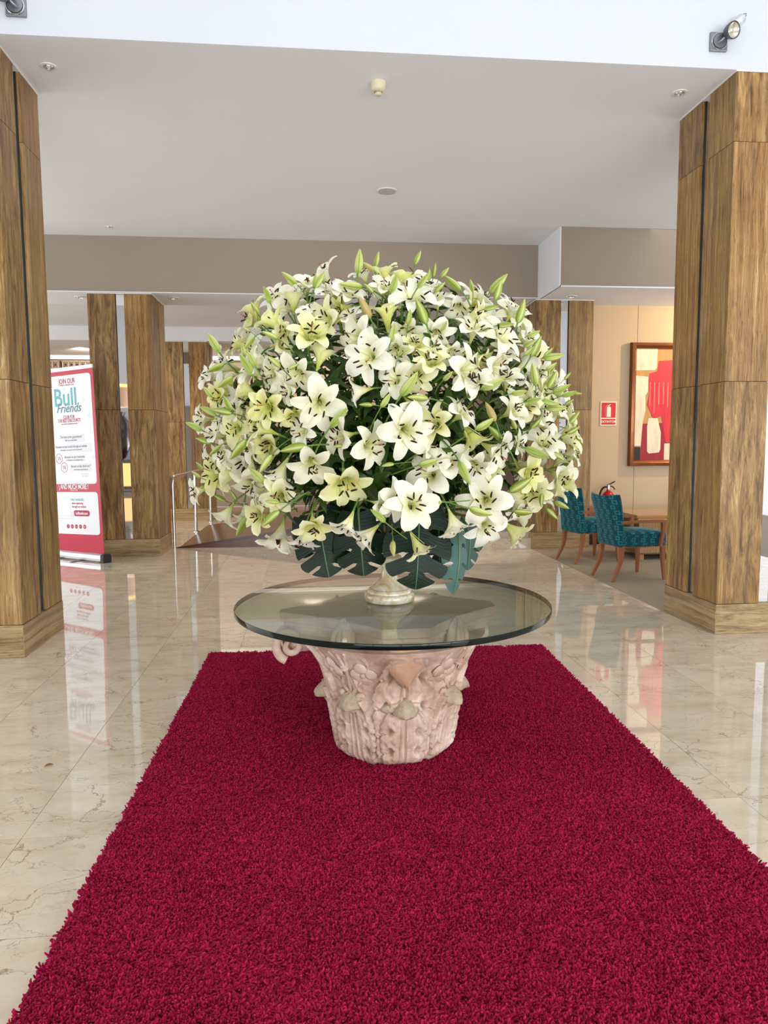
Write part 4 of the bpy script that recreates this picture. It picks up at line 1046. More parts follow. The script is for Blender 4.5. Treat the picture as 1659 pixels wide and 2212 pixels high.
def bud_mat(n):
    uv = n('UVMap').outputs[0]; oi = n('ObjectInfo'); sp = n('SeparateXYZ', {0: uv})
    u, v = sp.outputs[0], sp.outputs[1]
    fr = n.math('ABSOLUTE', n.math('SUBTRACT', n.math('FRACT', n.math('MULTIPLY', u, 3.)), .5))
    base = n.mix(oi.outputs['Random'], srgb(138, 156, 50), srgb(184, 196, 106))
    c = n.mix(n.ramp(v, [(0, (1, 1, 1)), (.35, (0, 0, 0))]), base, srgb(150, 176, 70))
    c = n.mix(n.ramp(fr, [(0, (.85, .85, .85)), (.10, (0, 0, 0))]), c, srgb(104, 128, 34))
    c = n.mix(n.ramp(fr, [(.28, (0, 0, 0)), (.5, (.6, .6, .6))]), c, srgb(222, 228, 160))
    c = n.mix(n.ramp(v, [(.9, (0, 0, 0)), (1, (.8, .8, .8))]), c, srgb(196, 190, 90))
    c = n.mix(n('SeparateColor', {0: oi.outputs['Color']}).outputs[0], c, srgb(188, 166, 104))
    p = n('BsdfPrincipled', {'Base Color': c, 'Roughness': .4})
    t = n('BsdfTranslucent', {'Color': c})
    return n('MixShader', {0: .2, 1: p.outputs[0], 2: t.outputs[0]}).outputs[0]
M['bud'] = mat('lily_bud', bud_mat)

KINDS = {'o': ([8, 15, 29, 50, 70, 90, 116, 150], .66), 'h': ([8, 12, 20, 33, 50, 70, 98, 134], .74), 't': ([7, 10, 16, 24, 34, 52, 84, 125], .86)}
def theta_at(A, s):
    x = s * (len(A) - 1); i = min(int(x), len(A) - 2); return radians(A[i] + (A[i + 1] - A[i]) * (x - i))
def tepal(kind, inner, seed):
    rg = random.Random(seed); A, _ = KINDS[kind]; n, k = 16, 8
    A = [a * (1 + .06 * rg.uniform(-1, 1)) for a in A]
    r, z = .018, 0.; prof = []
    for i in range(n + 1):
        s = i / n; th = theta_at(A, s); prof.append((r, z, th)); r += sin(th) / n; z += cos(th) / n
    wm = (.300 if inner else .205) * rg.uniform(.94, 1.06); p1, p2 = rg.uniform(0, 6), rg.uniform(0, 6); tw = rg.uniform(-.10, .10); amp = rg.uniform(.020, .044) * (1 if inner else .6)
    rows = []
    for i, (r, z, th) in enumerate(prof):
        s = i / n
        wdt = wm * (max(1e-4, s) ** .75 * max(0, 1 - s) ** .60) / .455 + .040 * (1 - s) ** 2 + .004 * (s < .99)
        row = []
        for j in range(k + 1):
            u = 2 * j / k - 1; d = u * wdt
            phi = d / max(r, .17)
            off = -.020 * (1 - abs(u)) ** 2 * sin(pi * min(1, s * 1.1)) * (1 if inner else .7)
            off += amp * sm(.3, .7, s) * sin(8.5 * s + p1 + (2.2 if u > 0 else 0)) * u * u + .05 * u * u * sm(.15, .6, s) * (.6 if inner else .2)
            off += .5 * tw * d * sm(.4, 1, s) * 2
            rr_ = r - cos(th) * off; zz = z + sin(th) * off
            row.append((rr_ * cos(phi) , rr_ * sin(phi) , zz))
        rows.append(row)
    me = MB().grid(rows).mesh('tepal', M['lily'], smooth=180)
    return me, max(p[0] for p in prof)
TEP = {}
for kd in KINDS:
    for inn in (0, 1):
        TEP[kd, inn] = [tepal(kd, inn, 100 * inn + 7 * q + ord(kd)) for q in range(4)]
anther_me = MB().tube([(0, 0, -.09), (0, 0, -.072), (0, .004, -.025), (0, .005, .025), (0, .003, .072), (0, 0, .09)], [.003, .017, .022, .021, .016, .003], 8).mesh('anther', M['anther'], smooth=180)
def filament(kd):
    sp = {'o': .19, 'h': .15, 't': .10}[kd]
    pts = [(.018 + sp * t ** 1.7 * .95, 0, .70 * t - .05 * t * t) for t in [i / 7 for i in range(8)]]
    return MB().tube(pts, [.011, .010, .009, .008, .008, .007, .006, .005], 6).mesh('stamen', M['filament'], smooth=180), pts[-1], sp
FIL = {kd: filament(kd) for kd in KINDS}
pist = MB().tube([(0, 0, 0), (.0, 0, .3), (.02, .02, .6), (.05, .03, .80)], [.017, .012, .011, .013], 7).lathe([(0, -.012), (.026, -.006), (.028, .008), (.012, .018), (0, .016)], 9, (.052, .031, .81))
pist.mi = [0 if i < len(pist.f) - 45 else 1 for i in range(len(pist.f))]
PIST = pist.mesh('pistil', [M['filament'], M['stigma']], smooth=180)
PED = MB().tube(bez((0, 0, .03), (0, 0, -.16), (0, .10, -.45), (0, .42, -.85), 8), [.045, .034, .028, .028, .028, .029, .030, .031, .032], 7).mesh('flower_stalk', M['stem'], smooth=180)
BC = Vector((.38, 3.57, 1.62)); MOUTH = Vector((.383, 3.565, 1.14))
def frame(P, ax):
    z = ax.normalized(); t = (MOUTH.lerp(BC, .35) - P); y = (t - z * t.dot(z))
    y = y.normalized() if y.length > 1e-4 else z.orthogonal().normalized(); x = y.cross(z)
    return Matrix(((x.x, y.x, z.x, P.x), (x.y, y.y, z.y, P.y), (x.z, y.z, z.z, P.z), (0, 0, 0, 1)))
def make_lily(kd, P, ax, size, yel, seed):
    rg = random.Random(seed)
    _, ls = KINDS[kd]
    t0 = TEP[kd, 1][0][1]
    L = size / 2 / t0 * {'o': 1.02, 'h': .98, 't': .92}[kd]
    L = min(L * 1.14, .23)
    o = empty('white_lily'); o.matrix_world = frame(P, ax) @ Matrix.Scale(L, 4)
    roll = rg.uniform(0, 2 * pi)
    for i in range(6):
        inn = i % 2
        me = rg.choice(TEP[kd, inn])[0]
        c = put('tepal', me, o, rot=(rg.gauss(0, .05), rg.gauss(0, .05) + (.0 if inn else .03), roll + i * pi / 3 + rg.gauss(0, .04)))
        c.color = (yel, 0, 0, 1)
    fm, tip, sp = FIL[kd]
    lean = Euler((rg.gauss(0, .10), rg.gauss(0, .10), 0))
    for i in range(6):
        s = put('stamen', fm, o, rot=(lean.x, lean.y, roll + i * pi / 3 + .5 + rg.gauss(0, .18)))
        a = put('anther', anther_me, s, loc=tip, rot=(rg.gauss(0, .25), .9 + sp + rg.gauss(0, .3) - .9 * (kd == 't'), rg.gauss(0, .6)))
    put('pistil', PIST, o, rot=(lean.x + rg.gauss(0, .08), lean.y, roll))
    put('flower_stalk', PED, o)
    return o
LILIES="""-161 3019 1709 -44 -87 -22 153 hy
-229 3075 1739 -86 -14 50 145 ty
-378 3267 1765 -70 -71 -5 127 hy
-442 3481 1842 -78 -43 45 135 hw
-181 3063 1870 -92 -24 31 135 tw
-36 2968 1866 -39 -74 -55 159 ow
-182 3107 1961 82 -53 22 146 hy
-236 3310 2103 -48 -20 85 134 ty
-114 3081 2007 -64 -4 77 164 ty
-84 3149 2116 -7 -7 99 128 ty
-18 3185 2190 2 -57 82 130 hw
-69 3069 2036 -77 -59 -24 116 hy
-15 2986 1944 14 -79 59 179 hy
6 3035 2050 -7 -46 88 115 hw
128 2989 2057 -82 -57 -4 166 hy
105 3069 2148 -9 -46 88 154 ow
129 3044 2130 41 -68 60 144 hw
172 3028 2127 -82 -43 -38 115 hy
246 3106 2224 -37 -24 90 114 hw
324 3079 2210 -19 -16 97 140 ty
303 3031 2160 10 -67 73 119 hw
396 3059 2193 8 -9 99 126 ty
423 2986 2108 -3 -74 67 181 ow
316 2925 2006 -9 -7 99 145 ty
232 2925 1985 -67 -69 -27 171 ow
397 2953 2061 -9 -62 -78 141 hw
537 3001 2108 -17 -45 88 138 ow
646 3085 2168 -19 -70 -69 122 hw
624 2998 2073 80 -59 6 158 ty
516 2947 2032 -14 -80 -58 155 ow
666 2949 1961 8 -66 75 156 hw
776 2991 1953 45 -72 53 178 ow
872 3139 2083 43 -33 84 126 hw
710 3085 2138 72 -38 59 119 hw
777 3050 2053 -25 -24 94 110 hw
27 2917 1727 -6 -95 -30 195 ow
263 2885 1891 -50 -86 -3 193 ow
249 2863 1773 -98 5 -17 121 tw
8 2942 1845 27 15 95 134 ty
-78 2967 1701 -6 -66 -75 124 hy
-95 2978 1746 -85 13 50 113 tw
411 2882 1904 6 -65 76 114 hy
464 2884 1899 50 -70 51 122 hw
481 2867 1823 -5 -71 71 151 hy
437 2867 1843 -28 -81 -51 140 oy
365 2856 1787 -61 -76 23 150 ow
373 2851 1731 42 -65 -63 139 hw
575 2883 1832 74 -67 1 195 ow
351 2904 1965 -19 -72 -67 141 hw
720 2936 1874 76 -61 -22 164 ow
675 2898 1752 -24 -74 63 154 hw
824 2962 1763 -10 -61 79 139 hw
867 3004 1849 91 25 32 149 tw
963 3089 1888 61 -61 -50 125 hw
967 3065 1796 75 -62 -21 140 hy
641 2928 1930 73 -46 -51 143 ty
898 3081 1979 76 -60 25 124 hw
1096 3196 1749 68 -58 45 130 hw
930 3026 1681 -11 -96 27 131 hy
-307 3165 1616 -53 -84 -12 152 oy
-157 3029 1582 -88 -33 33 158 ty
-384 3309 1559 -76 -43 49 159 hw
-361 3288 1516 -71 -65 -27 137 hw
-434 3491 1479 -82 -48 -31 137 hw
-422 3485 1395 -62 -78 10 190 oy
-287 3188 1492 -9 -17 -98 141 tw
-316 3308 1402 -100 -8 1 172 ty
-272 3226 1411 -22 -69 -69 168 ow
-471 3487 1665 -89 -46 -1 136 hw
-276 3122 1672 -85 -43 31 130 hw
-117 3033 1486 -51 14 -85 147 tw
-343 3247 1868 -84 -23 48 126 hw
-278 3218 1969 -92 -24 31 125 hy
2 2936 1593 -80 -59 13 154 ow
-12 2965 1507 5 -75 -66 174 hw
177 2881 1586 -89 -43 -15 170 hw
185 2889 1542 69 -71 -13 178 ow
122 2941 1435 8 -76 -65 193 hy
130 2931 1333 -96 3 27 117 tw
357 2857 1607 17 -97 -19 207 ow
535 2870 1599 -54 -79 31 160 hy
426 2883 1494 79 -39 48 142 ow
527 2932 1400 -60 -77 21 192 ow
558 2930 1416 -5 -79 62 176 hw
800 2948 1649 56 -73 40 158 hw
713 2929 1542 69 -55 -47 173 hw
688 2936 1491 -12 -79 -60 158 hw
734 3008 1377 20 -70 68 150 hy
907 3089 1420 62 -77 -12 167 hy
1037 3171 1501 16 -72 68 184 ow
970 3067 1607 67 -57 47 153 hw
1144 3326 1531 84 -42 34 189 ty
1070 3162 1661 67 -58 46 137 hw
1192 3360 1663 88 -44 16 133 ty
1154 3362 1407 49 -78 -39 178 hw
1176 3354 1425 66 -36 66 125 hw
633 2887 1629 48 -17 -86 154 ty
577 2874 1632 61 -54 58 153 ow
-119 3074 1326 -46 -88 -11 154 hy
-400 3465 1257 -57 -19 -80 146 tw
-353 3476 1256 -1 -13 -99 137 tw
-306 3491 1274 -35 -9 -93 147 tw
-204 3244 1219 -71 -70 -5 150 hy
-151 3245 1191 -23 -49 -84 179 tw
-206 3191 1341 -95 -28 -14 114 hw
-10 2933 1253 6 -72 -70 155 hy
-43 3058 1190 -18 -33 -93 134 tw
157 2843 1263 -36 -31 -88 133 tw
267 2892 1194 -72 -25 -65 143 tw
232 2857 1305 73 -66 -17 119 hw
379 2810 1281 17 -95 26 195 ow
292 2858 1310 56 -82 6 160 ow
410 2942 1154 46 -30 -84 139 ty
559 2843 1266 29 -29 -91 142 tw
747 2979 1300 -24 -97 -1 208 ow
729 3016 1201 22 -92 -33 172 ow
872 3151 1177 74 -22 -64 163 ty
899 3156 1223 89 -30 -33 147 tw
1047 3332 1343 -18 -88 -44 181 hy
1133 3347 1276 83 -41 37 138 ty
1080 3359 1234 56 -53 64 130 hw
907 3142 1280 29 -61 -73 129 hw
1194 3327 1315 88 -43 20 124 ty
-211 3075 1823 -70 -43 58 139 hw
-132 3019 1847 -77 -61 -20 133 ow
-56 2961 1786 -82 -45 -34 124 hw
63 3070 2128 17 -48 86 120 hw
190 2954 2026 -51 -42 75 116 hw
485 3030 2155 14 -29 95 120 hw
553 2922 1969 31 -56 -77 131 hw
786 2962 1864 36 -51 78 127 hw
898 3005 1733 75 -59 29 130 hw
-219 3091 1544 -83 -47 -31 129 hw
-194 3046 1659 -90 -44 -1 127 hy
-508 3449 1328 -87 -47 -13 122 hw
836 2989 1538 79 -62 0 122 hw
787 2991 1460 -88 -40 -26 118 hw
1209 3346 1480 88 -44 18 133 hw
1219 3347 1579 84 -42 34 124 hy"""
BUDS="""-390 3226 1942 -443 3239 2028
-364 3153 1884 -439 3163 1852
-234 3002 1824 -286 3008 1911
-267 3057 1906 -280 3066 1962
-321 3081 1825 -386 3091 1780
-220 3000 1857 -254 3002 1924
-228 3061 1984 -265 3029 1938
-128 2978 1968 -189 2960 1994
-117 2929 1850 -168 2914 1892
-424 3197 1749 -463 3206 1797
-329 3074 1687 -361 3068 1748
-406 3169 1670 -477 3177 1708
-329 3075 1674 -412 3087 1690
-247 3098 2014 -278 3109 2034
-162 3123 2135 -190 3133 2207
-209 3115 2082 -242 3091 2134
-216 3108 2065 -225 3084 2099
-52 3129 2218 -113 3112 2263
-64 3124 2207 -90 3102 2227
25 3046 2185 68 3050 2253
21 3053 2190 31 3053 2246
201 3039 2242 211 3030 2342
270 3042 2257 219 3027 2288
278 3064 2277 290 3040 2335
215 2973 2176 120 2954 2183
257 2944 2149 221 2958 2187
327 2935 2146 352 2922 2222
447 3084 2296 470 3066 2349
439 2956 2172 485 2944 2231
459 2857 2013 420 2873 2114
385 2852 2008 393 2845 2069
312 2826 1936 330 2838 2014
239 2875 2035 193 2855 2116
515 3019 2232 520 2994 2282
544 3022 2229 579 3008 2269
491 2993 2209 495 2994 2259
511 2952 2158 547 2921 2190
624 2991 2173 555 2987 2231
679 3009 2172 663 2985 2217
763 3055 2179 832 3026 2252
782 3033 2144 805 3025 2227
717 2962 2092 774 2949 2104
873 3013 2046 900 3002 2146
769 2943 2024 836 2927 2028
518 2852 1986 541 2856 2026
911 3005 1990 967 2998 2014
888 2966 1941 932 2937 1969
920 2972 1904 968 2984 1991
886 2951 1905 931 2958 1944
995 3031 1911 1029 3012 1946
991 3024 1902 1083 3013 1917
995 3010 1850 1040 2994 1882
1019 3026 1836 1040 3015 1865
1006 3003 1776 1043 3001 1850
936 2952 1783 913 2928 1876
1121 3127 1822 1151 3128 1855
1034 3024 1758 1109 3011 1792
1097 3084 1748 1164 3080 1768
1216 3258 1770 1247 3236 1767
676 2830 1759 766 2822 1798
811 2879 1742 876 2867 1754
886 2916 1713 943 2888 1726
968 2969 1721 1040 2955 1703
995 2989 1689 1079 2965 1692
1118 3105 1709 1147 3073 1732
739 2852 1631 701 2868 1710
654 2829 1598 731 2833 1645
778 2880 1553 717 2891 1616
839 2899 1600 812 2881 1649
917 2942 1605 954 2924 1648
1161 3166 1630 1209 3166 1685
1153 3167 1584 1210 3159 1617
1255 3329 1579 1290 3323 1535
1197 3256 1542 1236 3238 1503
894 2947 1522 996 2940 1479
1063 3088 1502 1104 3059 1467
1200 3345 1440 1274 3312 1491
1200 3343 1425 1217 3310 1443
591 2844 1469 630 2808 1378
834 2974 1338 923 2938 1400
1139 3353 1318 1229 3358 1362
1208 3325 1337 1249 3317 1330
616 2824 1567 600 2795 1594
359 2810 1890 386 2784 1908
341 2808 1881 355 2802 1919
516 2799 1788 548 2766 1821
348 2786 1728 413 2770 1820
454 2788 1718 371 2770 1722
271 2791 1684 309 2789 1741
-48 2895 1856 -90 2899 1835
77 2835 1611 144 2826 1686
239 2795 1693 186 2804 1695
-491 3347 1608 -567 3351 1646
-444 3264 1551 -506 3239 1574
-392 3182 1539 -440 3178 1497
-267 3034 1562 -337 3043 1481
-505 3465 1423 -545 3481 1463
-520 3456 1389 -565 3466 1420
-506 3454 1350 -550 3428 1295
-159 2969 1502 -212 2961 1428
-193 3054 1379 -263 3065 1447
-398 3160 1648 -428 3168 1644
-410 3467 1277 -464 3441 1311
-348 3350 1290 -378 3349 1339
-131 2933 1310 -193 2940 1314
-214 3002 1296 -232 3013 1309
-298 3405 1213 -358 3409 1112
-131 2885 1278 -202 2888 1216
-17 2883 1536 -123 2871 1516
126 2835 1537 81 2842 1532
325 2825 1464 276 2837 1455
423 2827 1458 502 2809 1482
280 2743 1242 224 2752 1292
319 2824 1158 318 2783 1099
510 2783 1313 434 2794 1311
618 2776 1288 707 2751 1263
834 2899 1260 906 2867 1258
1064 3238 1309 1056 3224 1246
1158 3332 1262 1215 3289 1231
1120 3341 1230 1170 3319 1178"""

def fib(i, n):
    z = 1 - 2 * (i + .5) / n; a = pi * (1 + sqrt(5)) * i; r = sqrt(max(0, 1 - z * z)); return Vector((r * cos(a), r * sin(a), z))
lilies = []
for k, l in enumerate(LILIES.split('\n')):
    t = l.split(); v = [int(x) for x in t[:7]]
    P = Vector((v[0] / 1000, v[1] / 1000, v[2] / 1000)); ax = Vector((v[3], v[4], v[5])).normalized(); size = v[6] / 1000
    rg = random.Random(900 + k)
    yel = (.55 + .45 * rg.random()) if t[7][1] == 'y' else .22 * rg.random()
    P = P + (BC - P).normalized() * (.035 if t[7][0] == 't' else .02)
    o = make_lily(t[7][0], P, ax, size, yel, k)
    lilies.append((o, P, ax, t[7][0], t[7][1], size))
# lilies half hidden between the others, on the flanks, crown and rim
for i in range(150):
    d = fib(i, 150)
    if d.z < -.45 or d.y > .55: continue
    if (abs(d.x) < .62 and d.y < -.30 and d.z < .66) or d.z > .86: continue
    rg = random.Random(4000 + i)
    P = Vector((.38, 3.57, 1.70)) + Vector((d.x * .84, d.y * .72, d.z * .70)) * rg.uniform(.82, .93)
    ax = (d + Vector((rg.gauss(0, .35), rg.gauss(0, .3) - .25, rg.gauss(0, .35)))).normalized()
    if ax.z > .8: ax = Vector((ax.x, ax.y - .6, ax.z * .6)).normalized()
    kd = rg.choice('ohht'); co = rg.choice('wwy'); size = rg.uniform(.15, .185)
    o = make_lily(kd, P, ax, size, (.4 + .5 * rg.random()) if co == 'y' else .22 * rg.random(), 3000 + i)
    lilies.append((o, P, ax, kd, co, size))
# buds
def bud_mesh(seed):
    rg = random.Random(seed); rows = []; n = 14
    for i in range(n + 1):
        s = i / n
        r = .178 * (sin(pi * s ** .80) ** .72) * (1 - .18 * s) + .030 * (1 - s) ** 4 + .003
        row = []
        for j in range(18):
            a = 2 * pi * j / 18
            k_ = 1 + .07 * cos(3 * a) * sin(pi * s) + .012 * sin(6 * a)
            row.append((r * k_ * cos(a) + .03 * sin(pi * s) * rg.uniform(.6, 1), r * k_ * sin(a), s))
        row.append(row[0]); rows.append(row)
    m = MB(); vs = []; uvs = []
    for i, r in enumerate(rows):
        for j, p in enumerate(r): vs.append(p); uvs.append((j / 18 + .001, i / n))
    fs = [(i * 19 + j, i * 19 + j + 1, (i + 1) * 19 + j + 1, (i + 1) * 19 + j) for i in range(n) for j in range(18)]
    fs.append(tuple(n * 19 + j for j in range(18)))
    return m.add(vs, fs, uvs).mesh('lily_bud', M['bud'], smooth=180)
BUDM = [bud_mesh(s) for s in range(3)]
BSTK = MB().tube(bez((0, 0, .03), (0, 0, -.30), (0, .12, -.75), (0, .60, -1.45), 8), [.042, .034, .030, .030, .030, .031, .032, .033, .034], 7).mesh('bud_stalk', M['stem'], smooth=180)
def leaf_mesh(L, W, bend, seed=0):
    rg = random.Random(seed); rows = []; n = 9
    for i in range(n + 1):
        s = i / n; w_ = W * sin(pi * min(1, s * .97 + .03)) ** .8 * (1 - .25 * s) + .002
        a = bend * s; y = L * (sin(a) / bend if bend else s); z = -L * (1 - cos(a)) / bend if bend else 0
        rows.append([(u * w_, y, z + abs(u) * w_ * .35 + .004 * sin(9 * s + u * 2)) for u in (-1, -.5, 0, .5, 1)])
    return MB().grid(rows).mesh('leaf', M['leaf'], smooth=180)
LEAF = [leaf_mesh(.13, .013, .9, 1), leaf_mesh(.11, .016, .5, 2), leaf_mesh(.15, .012, 1.4, 3), leaf_mesh(.09, .017, .3, 4)]
SLEAF = MB().grid([[(u * .11 * sin(pi * (s * .95 + .04)) ** .8, .5 * s, -.10 * s * s + abs(u) * .04) for u in (-1, -.4, .4, 1)] for s in [i / 6 for i in range(7)]]).mesh('bract_leaf', M['leaf'], smooth=180)
buds = []
for k, l in enumerate(BUDS.split('\n')):
    v = [int(x) / 1000 for x in l.split()]; P, Q = Vector(v[:3]), Vector(v[3:])
    Lb = max((Q - P).length, .03); rg = random.Random(300 + k)
    o = put('lily_bud', BUDM[k % 3]); o.matrix_world = frame(P, Q - P) @ Matrix.Scale(Lb, 4)
    big = max(1., min(1.5, .085 / Lb))
    o.color = (1. if k in (32, 65) else (.5 if k in (22, 113) else 0.), 0, 0, 1)
    put('bud_stalk', BSTK, o, rot=(0, 0, 0)).scale = (1 / big ** .2, 1, 1.0)
    if k % 3 != 1:
        for q in range(2 if k % 2 else 1):
            put('bract_leaf', SLEAF, o, loc=(0, .10 + .12 * q, -.55 - .3 * q), rot=(rg.uniform(-.3, .8), rg.uniform(-.5, .5), rg.uniform(0, 6.2)))
    buds.append((o, P, Q - P, Lb))

# leafy stems inside the bouquet
RAD = Vector((.84, .72, .70)); ns = 0
for i in range(124):
    d = fib(i, 124)
    if d.z < -.62 or d.y > .72: continue
    rg = random.Random(i + 60)
    E = Vector((.38, 3.57, 1.70)) + Vector((d.x * RAD.x, d.y * RAD.y, d.z * RAD.z)) * rg.uniform(.74, .90)
    o = empty('lily_shoot', MOUTH); tag(o, 'leafy green lily stem with narrow leaves inside the bouquet', 'flower stem', 'leafy lily stems inside the bouquet')
    Er = E - MOUTH
    pts = bez((d.x * .07, d.y * .07, -.12), (d.x * .14, d.y * .14, .12), Er * .55 + Vector((0, 0, .10)), Er, 12)
    MB().tube(pts, [.0075 - .0003 * q for q in range(13)], 6).build('stem', M['stem'], o, smooth=True)
    nl = 30
    for q in range(nl):
        f = .16 + .84 * q / (nl - 1); x = f * 12; a = min(int(x), 11); p = pts[a].lerp(pts[a + 1], x - a)
        tg = (pts[a + 1] - pts[a]).normalized(); pr = tg.orthogonal().normalized(); pr.rotate(Matrix.Rotation(q * 2.4 + i, 3, tg))
        yv = (pr * cos(.55) + tg * sin(.55)).normalized(); xv = yv.cross(tg).normalized(); zv = xv.cross(yv)
        mt = Matrix(((xv.x, yv.x, zv.x, p.x), (xv.y, yv.y, zv.y, p.y), (xv.z, yv.z, zv.z, p.z), (0, 0, 0, 1))) @ Matrix.Scale(rg.uniform(1.0, 1.5), 4)
        put('leaf', LEAF[rg.randrange(4)], o, mat4=mt)
    ns += 1

# ------------------------------------------------------------------ monstera leaves round the vase mouth
def monst_mat(n):
    tc = n('TexCoord'); uv = n('UVMap').outputs[0]; oi = n('ObjectInfo')
    nz = n('TexNoise', {'Vector': tc.outputs['Object'], 'Scale': 8, 'Detail': 3}).outputs[0]
    c = n.mix(nz, srgb(6, 20, 12), srgb(18, 44, 28))
    c = n.mix(n.math('MULTIPLY', n('SeparateColor', {0: oi.outputs['Color']}).outputs[0], 1.), c, srgb(88, 124, 118))
    wv = n('TexNoise', {'Vector': n('Mapping', {'Vector': uv, 'Scale': (5, .6, 1)}).outputs[0], 'Scale': 2, 'Detail': 2}).outputs[0]
    p = n('BsdfPrincipled', {'Base Color': c, 'Roughness': .42, 'Specular IOR Level': .22, 'Normal': n('Bump', {'Strength': .25, 'Distance': .01, 'Height': wv}).outputs[0]})
    t = n('BsdfTranslucent', {'Color': (.08, .2, .04, 1)})
    return n('MixShader', {0: .1, 1: p.outputs[0], 2: t.outputs[0]}).outputs[0]
M['monstera'] = mat('monstera_leaf', monst_mat)
M['rib'] = simple('leaf_rib', srgb(84, 122, 84), .4)
def monstera(base, tip, normal, W, fold, droop, label, seed, pale=0., slits=3, closed=(1,)):
    base, tip, normal = Vector(base), Vector(tip), Vector(normal)
    base = base + Vector((0, .07, 0)); tip = tip + Vector((0, .07, -.012))
    rg = random.Random(seed); L = (tip - base).length
    y = (tip - base).normalized(); z = (normal - y * normal.dot(y)).normalized(); x = y.cross(z)
    o = empty('monstera_leaf'); o.matrix_world = Matrix(((x.x, y.x, z.x, base.x), (x.y, y.y, z.y, base.y), (x.z, y.z, z.z, base.z), (0, 0, 0, 1)))
    tag(o, label, 'leaf', 'split monstera leaves around the vase'); o.color = (pale, 0, 0, 1)
    bl = MB(); nb = slits + 1; NA = 14; NB = 7
    def bend(px_, py_):
        a = px_ / (W / 2)
        zz = -fold * abs(px_) * .8 - droop * (py_ / L) ** 2 * L * .5 + .012 * sin(5 * py_ / L + seed)
        return (px_ * (1 - .12 * fold * abs(a)), py_, zz)
    for s in (-1, 1):
        for q in range(nb):
            b0, b1 = q / nb, (q + 1) / nb; rows = []
            for i in range(NA + 1):
                a = i / NA; row = []
                for j in range(NB + 1):
                    t = j / NB
                    def gap(kk):
                        if kk == 0 or kk == nb: return 0
                        g_ = .030 * sm(.30, .46, a)
                        if kk in closed: g_ *= 1 - sm(.80, .92, a)
                        return g_
                    lo = b0 + gap(q); hi = b1 - gap(q + 1)
                    b = lo + (hi - lo) * t
                    hw = W / 2 * (sin(pi * (b * .84 + .16)) ** .8) * (1 - .12 * b)
                    hw *= (1 - .05 * a * (abs(2 * t - 1) ** 3))
                    yy = b * L + a * hw * (-.30 + 2.2 * b - 1.6 * b * b)
                    px_ = s * a * hw
                    if b > .999: px_ = 0
                    row.append(bend(px_, yy))
                rows.append(row if s > 0 else row[::-1])
            bl.grid(rows)
    c = bl.build('leaf_blade', M['monstera'], o, smooth=180); c.color = (pale, 0, 0, 1)
    MB().tube([Vector(bend(0, L * i / 8)) + Vector((0, 0, .002)) for i in range(9)], [.0045 - .0004 * i for i in range(9)], 6).build('midrib', M['rib'], o, smooth=True)
    mi = o.matrix_world.inverted(); p1 = mi @ MOUTH
    MB().tube(bez((0, 0, 0), (0, -.08, .0), p1 * .6 + Vector((0, 0, .03)), p1, 8), .006, 6).build('leaf_stalk', M['stem'], o, smooth=True)
    return o
monstera((.02, 3.16, 1.22), (.075, 3.10, .965), (.10, -1, .25), .27, .25, .25, 'dark split monstera leaf hanging at the left below the banner-side lilies', 1)
monstera((-.05, 3.30, 1.20), (-.045, 3.24, 1.03), (-.5, -.8, .2), .17, .4, .2, 'small dark monstera leaf at the outer left end of the leaf fringe', 2)
monstera((.205, 3.12, 1.235), (.225, 3.08, .968), (.0, -1, .2), .27, .35, .2, 'dark split monstera leaf just left of the vase stem', 3)
monstera((.47, 3.02, 1.26), (.445, 2.96, .925), (.05, -1, .12), .33, .15, .2, 'largest and darkest monstera leaf hanging before the vase bowl', 4)
monstera((.655, 3.06, 1.17), (.632, 3.02, .885), (.35, -.9, .2), .155, .7, .15, 'pale blue-green narrow monstera leaf with two long slits, tip touching the view of the glass', 5, .8)
monstera((.70, 3.16, 1.19), (.725, 3.10, .985), (.5, -.85, .2), .20, .4, .2, 'blue-green monstera leaf behind the narrow pale one', 6, .45)
monstera((.58, 3.25, 1.22), (.60, 3.20, .99), (.2, -1, .15), .26, .3, .2, 'dark monstera leaf between the largest leaf and the pale narrow one', 7)
monstera((.115, 3.30, 1.25), (.12, 3.28, 1.02), (0, -1, .15), .26, .3, .2, 'dark monstera leaf tucked behind the left pair of leaves', 8)
monstera((.30, 3.34, 1.26), (.30, 3.30, 1.03), (0, -1, .1), .26, .3, .2, 'dark monstera leaf in the shade behind the vase-side lilies', 9)
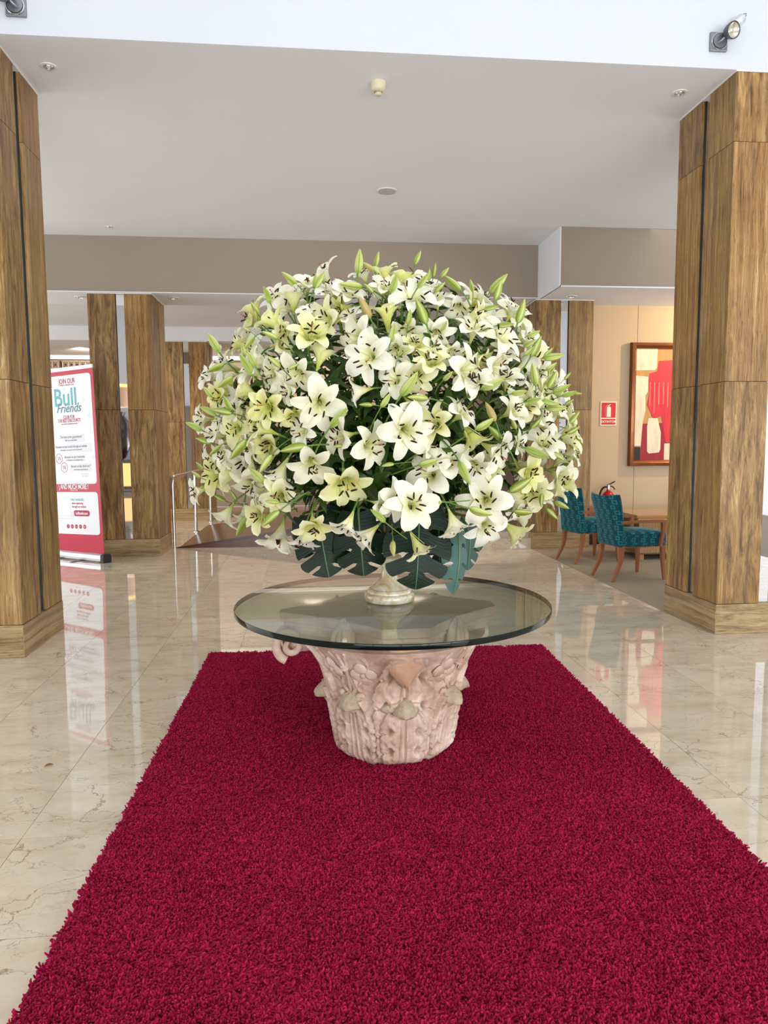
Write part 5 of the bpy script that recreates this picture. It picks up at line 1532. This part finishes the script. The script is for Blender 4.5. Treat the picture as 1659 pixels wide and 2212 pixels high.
monstera((.76, 3.3, 1.20), (.80, 3.27, 1.04), (.6, -.7, .2), .18, .3, .2, 'small green monstera leaf at the outer right end of the leaf fringe', 10, .2)

# ------------------------------------------------------------------ labels of the lilies and buds: look, then place
def zone(P):
    h = P.z; c = P.x - .38
    v = 'crown' if h > 2.12 else 'upper part' if h > 1.84 else 'middle' if h > 1.52 else 'lower part' if h > 1.27 else 'bottom fringe'
    s = 'far left' if c < -.52 else 'left' if c < -.19 else 'centre' if c < .19 else 'right' if c < .52 else 'far right'
    return v, s
def facing(a):
    if a.y < -.80: return 'facing the viewer'
    if a.z > .62: return 'opening upward'
    if a.z < -.55: return 'hanging downward'
    return 'facing left' if a.x < 0 else 'facing right'
ORD = ['topmost', 'second from top', 'third from top', 'fourth from top', 'fifth from top', 'sixth from top', 'seventh from top', 'eighth from top']
def label_all(items, fn, cat, group):
    byl = {}
    for o, P, base in items: byl.setdefault(base, []).append((P.z, o))
    for base, lst in byl.items():
        lst.sort(key=lambda t: -t[0])
        for r, (_, o) in enumerate(lst):
            tag(o, base if len(lst) == 1 else base + ', ' + (ORD[r] if r < 8 else 'lowest') + ' one' if r == 0 else base + ', ' + (ORD[r] if r < 8 else 'lowest'), cat, group)
it = []
for o, P, a, kd, co, size in lilies:
    v, s = zone(P)
    w1 = 'pale yellow' if co == 'y' else 'white'
    w2 = {'o': 'wide-open', 'h': 'half-open', 't': 'trumpet'}[kd]
    it.append((o, P, f'{w1} {w2} lily {facing(a)}, bouquet {v}, {s}'))
label_all(it, None, 'lily', 'lilies of the big bouquet')
it = []
for k, (o, P, dv, L) in enumerate(buds):
    v, s = zone(P); dv = dv.normalized()
    f = 'pointing up' if dv.z > .7 else 'pointing down' if dv.z < -.6 else ('pointing left' if dv.x < 0 else 'pointing right')
    w1 = 'withered yellow' if k in (32, 65) else 'slim small green' if L < .055 else 'long green' if L > .09 else 'green'
    it.append((o, P, f'{w1} lily bud {f}, bouquet {v}, {s}'))
label_all(it, None, 'flower bud', 'unopened buds of the big bouquet')
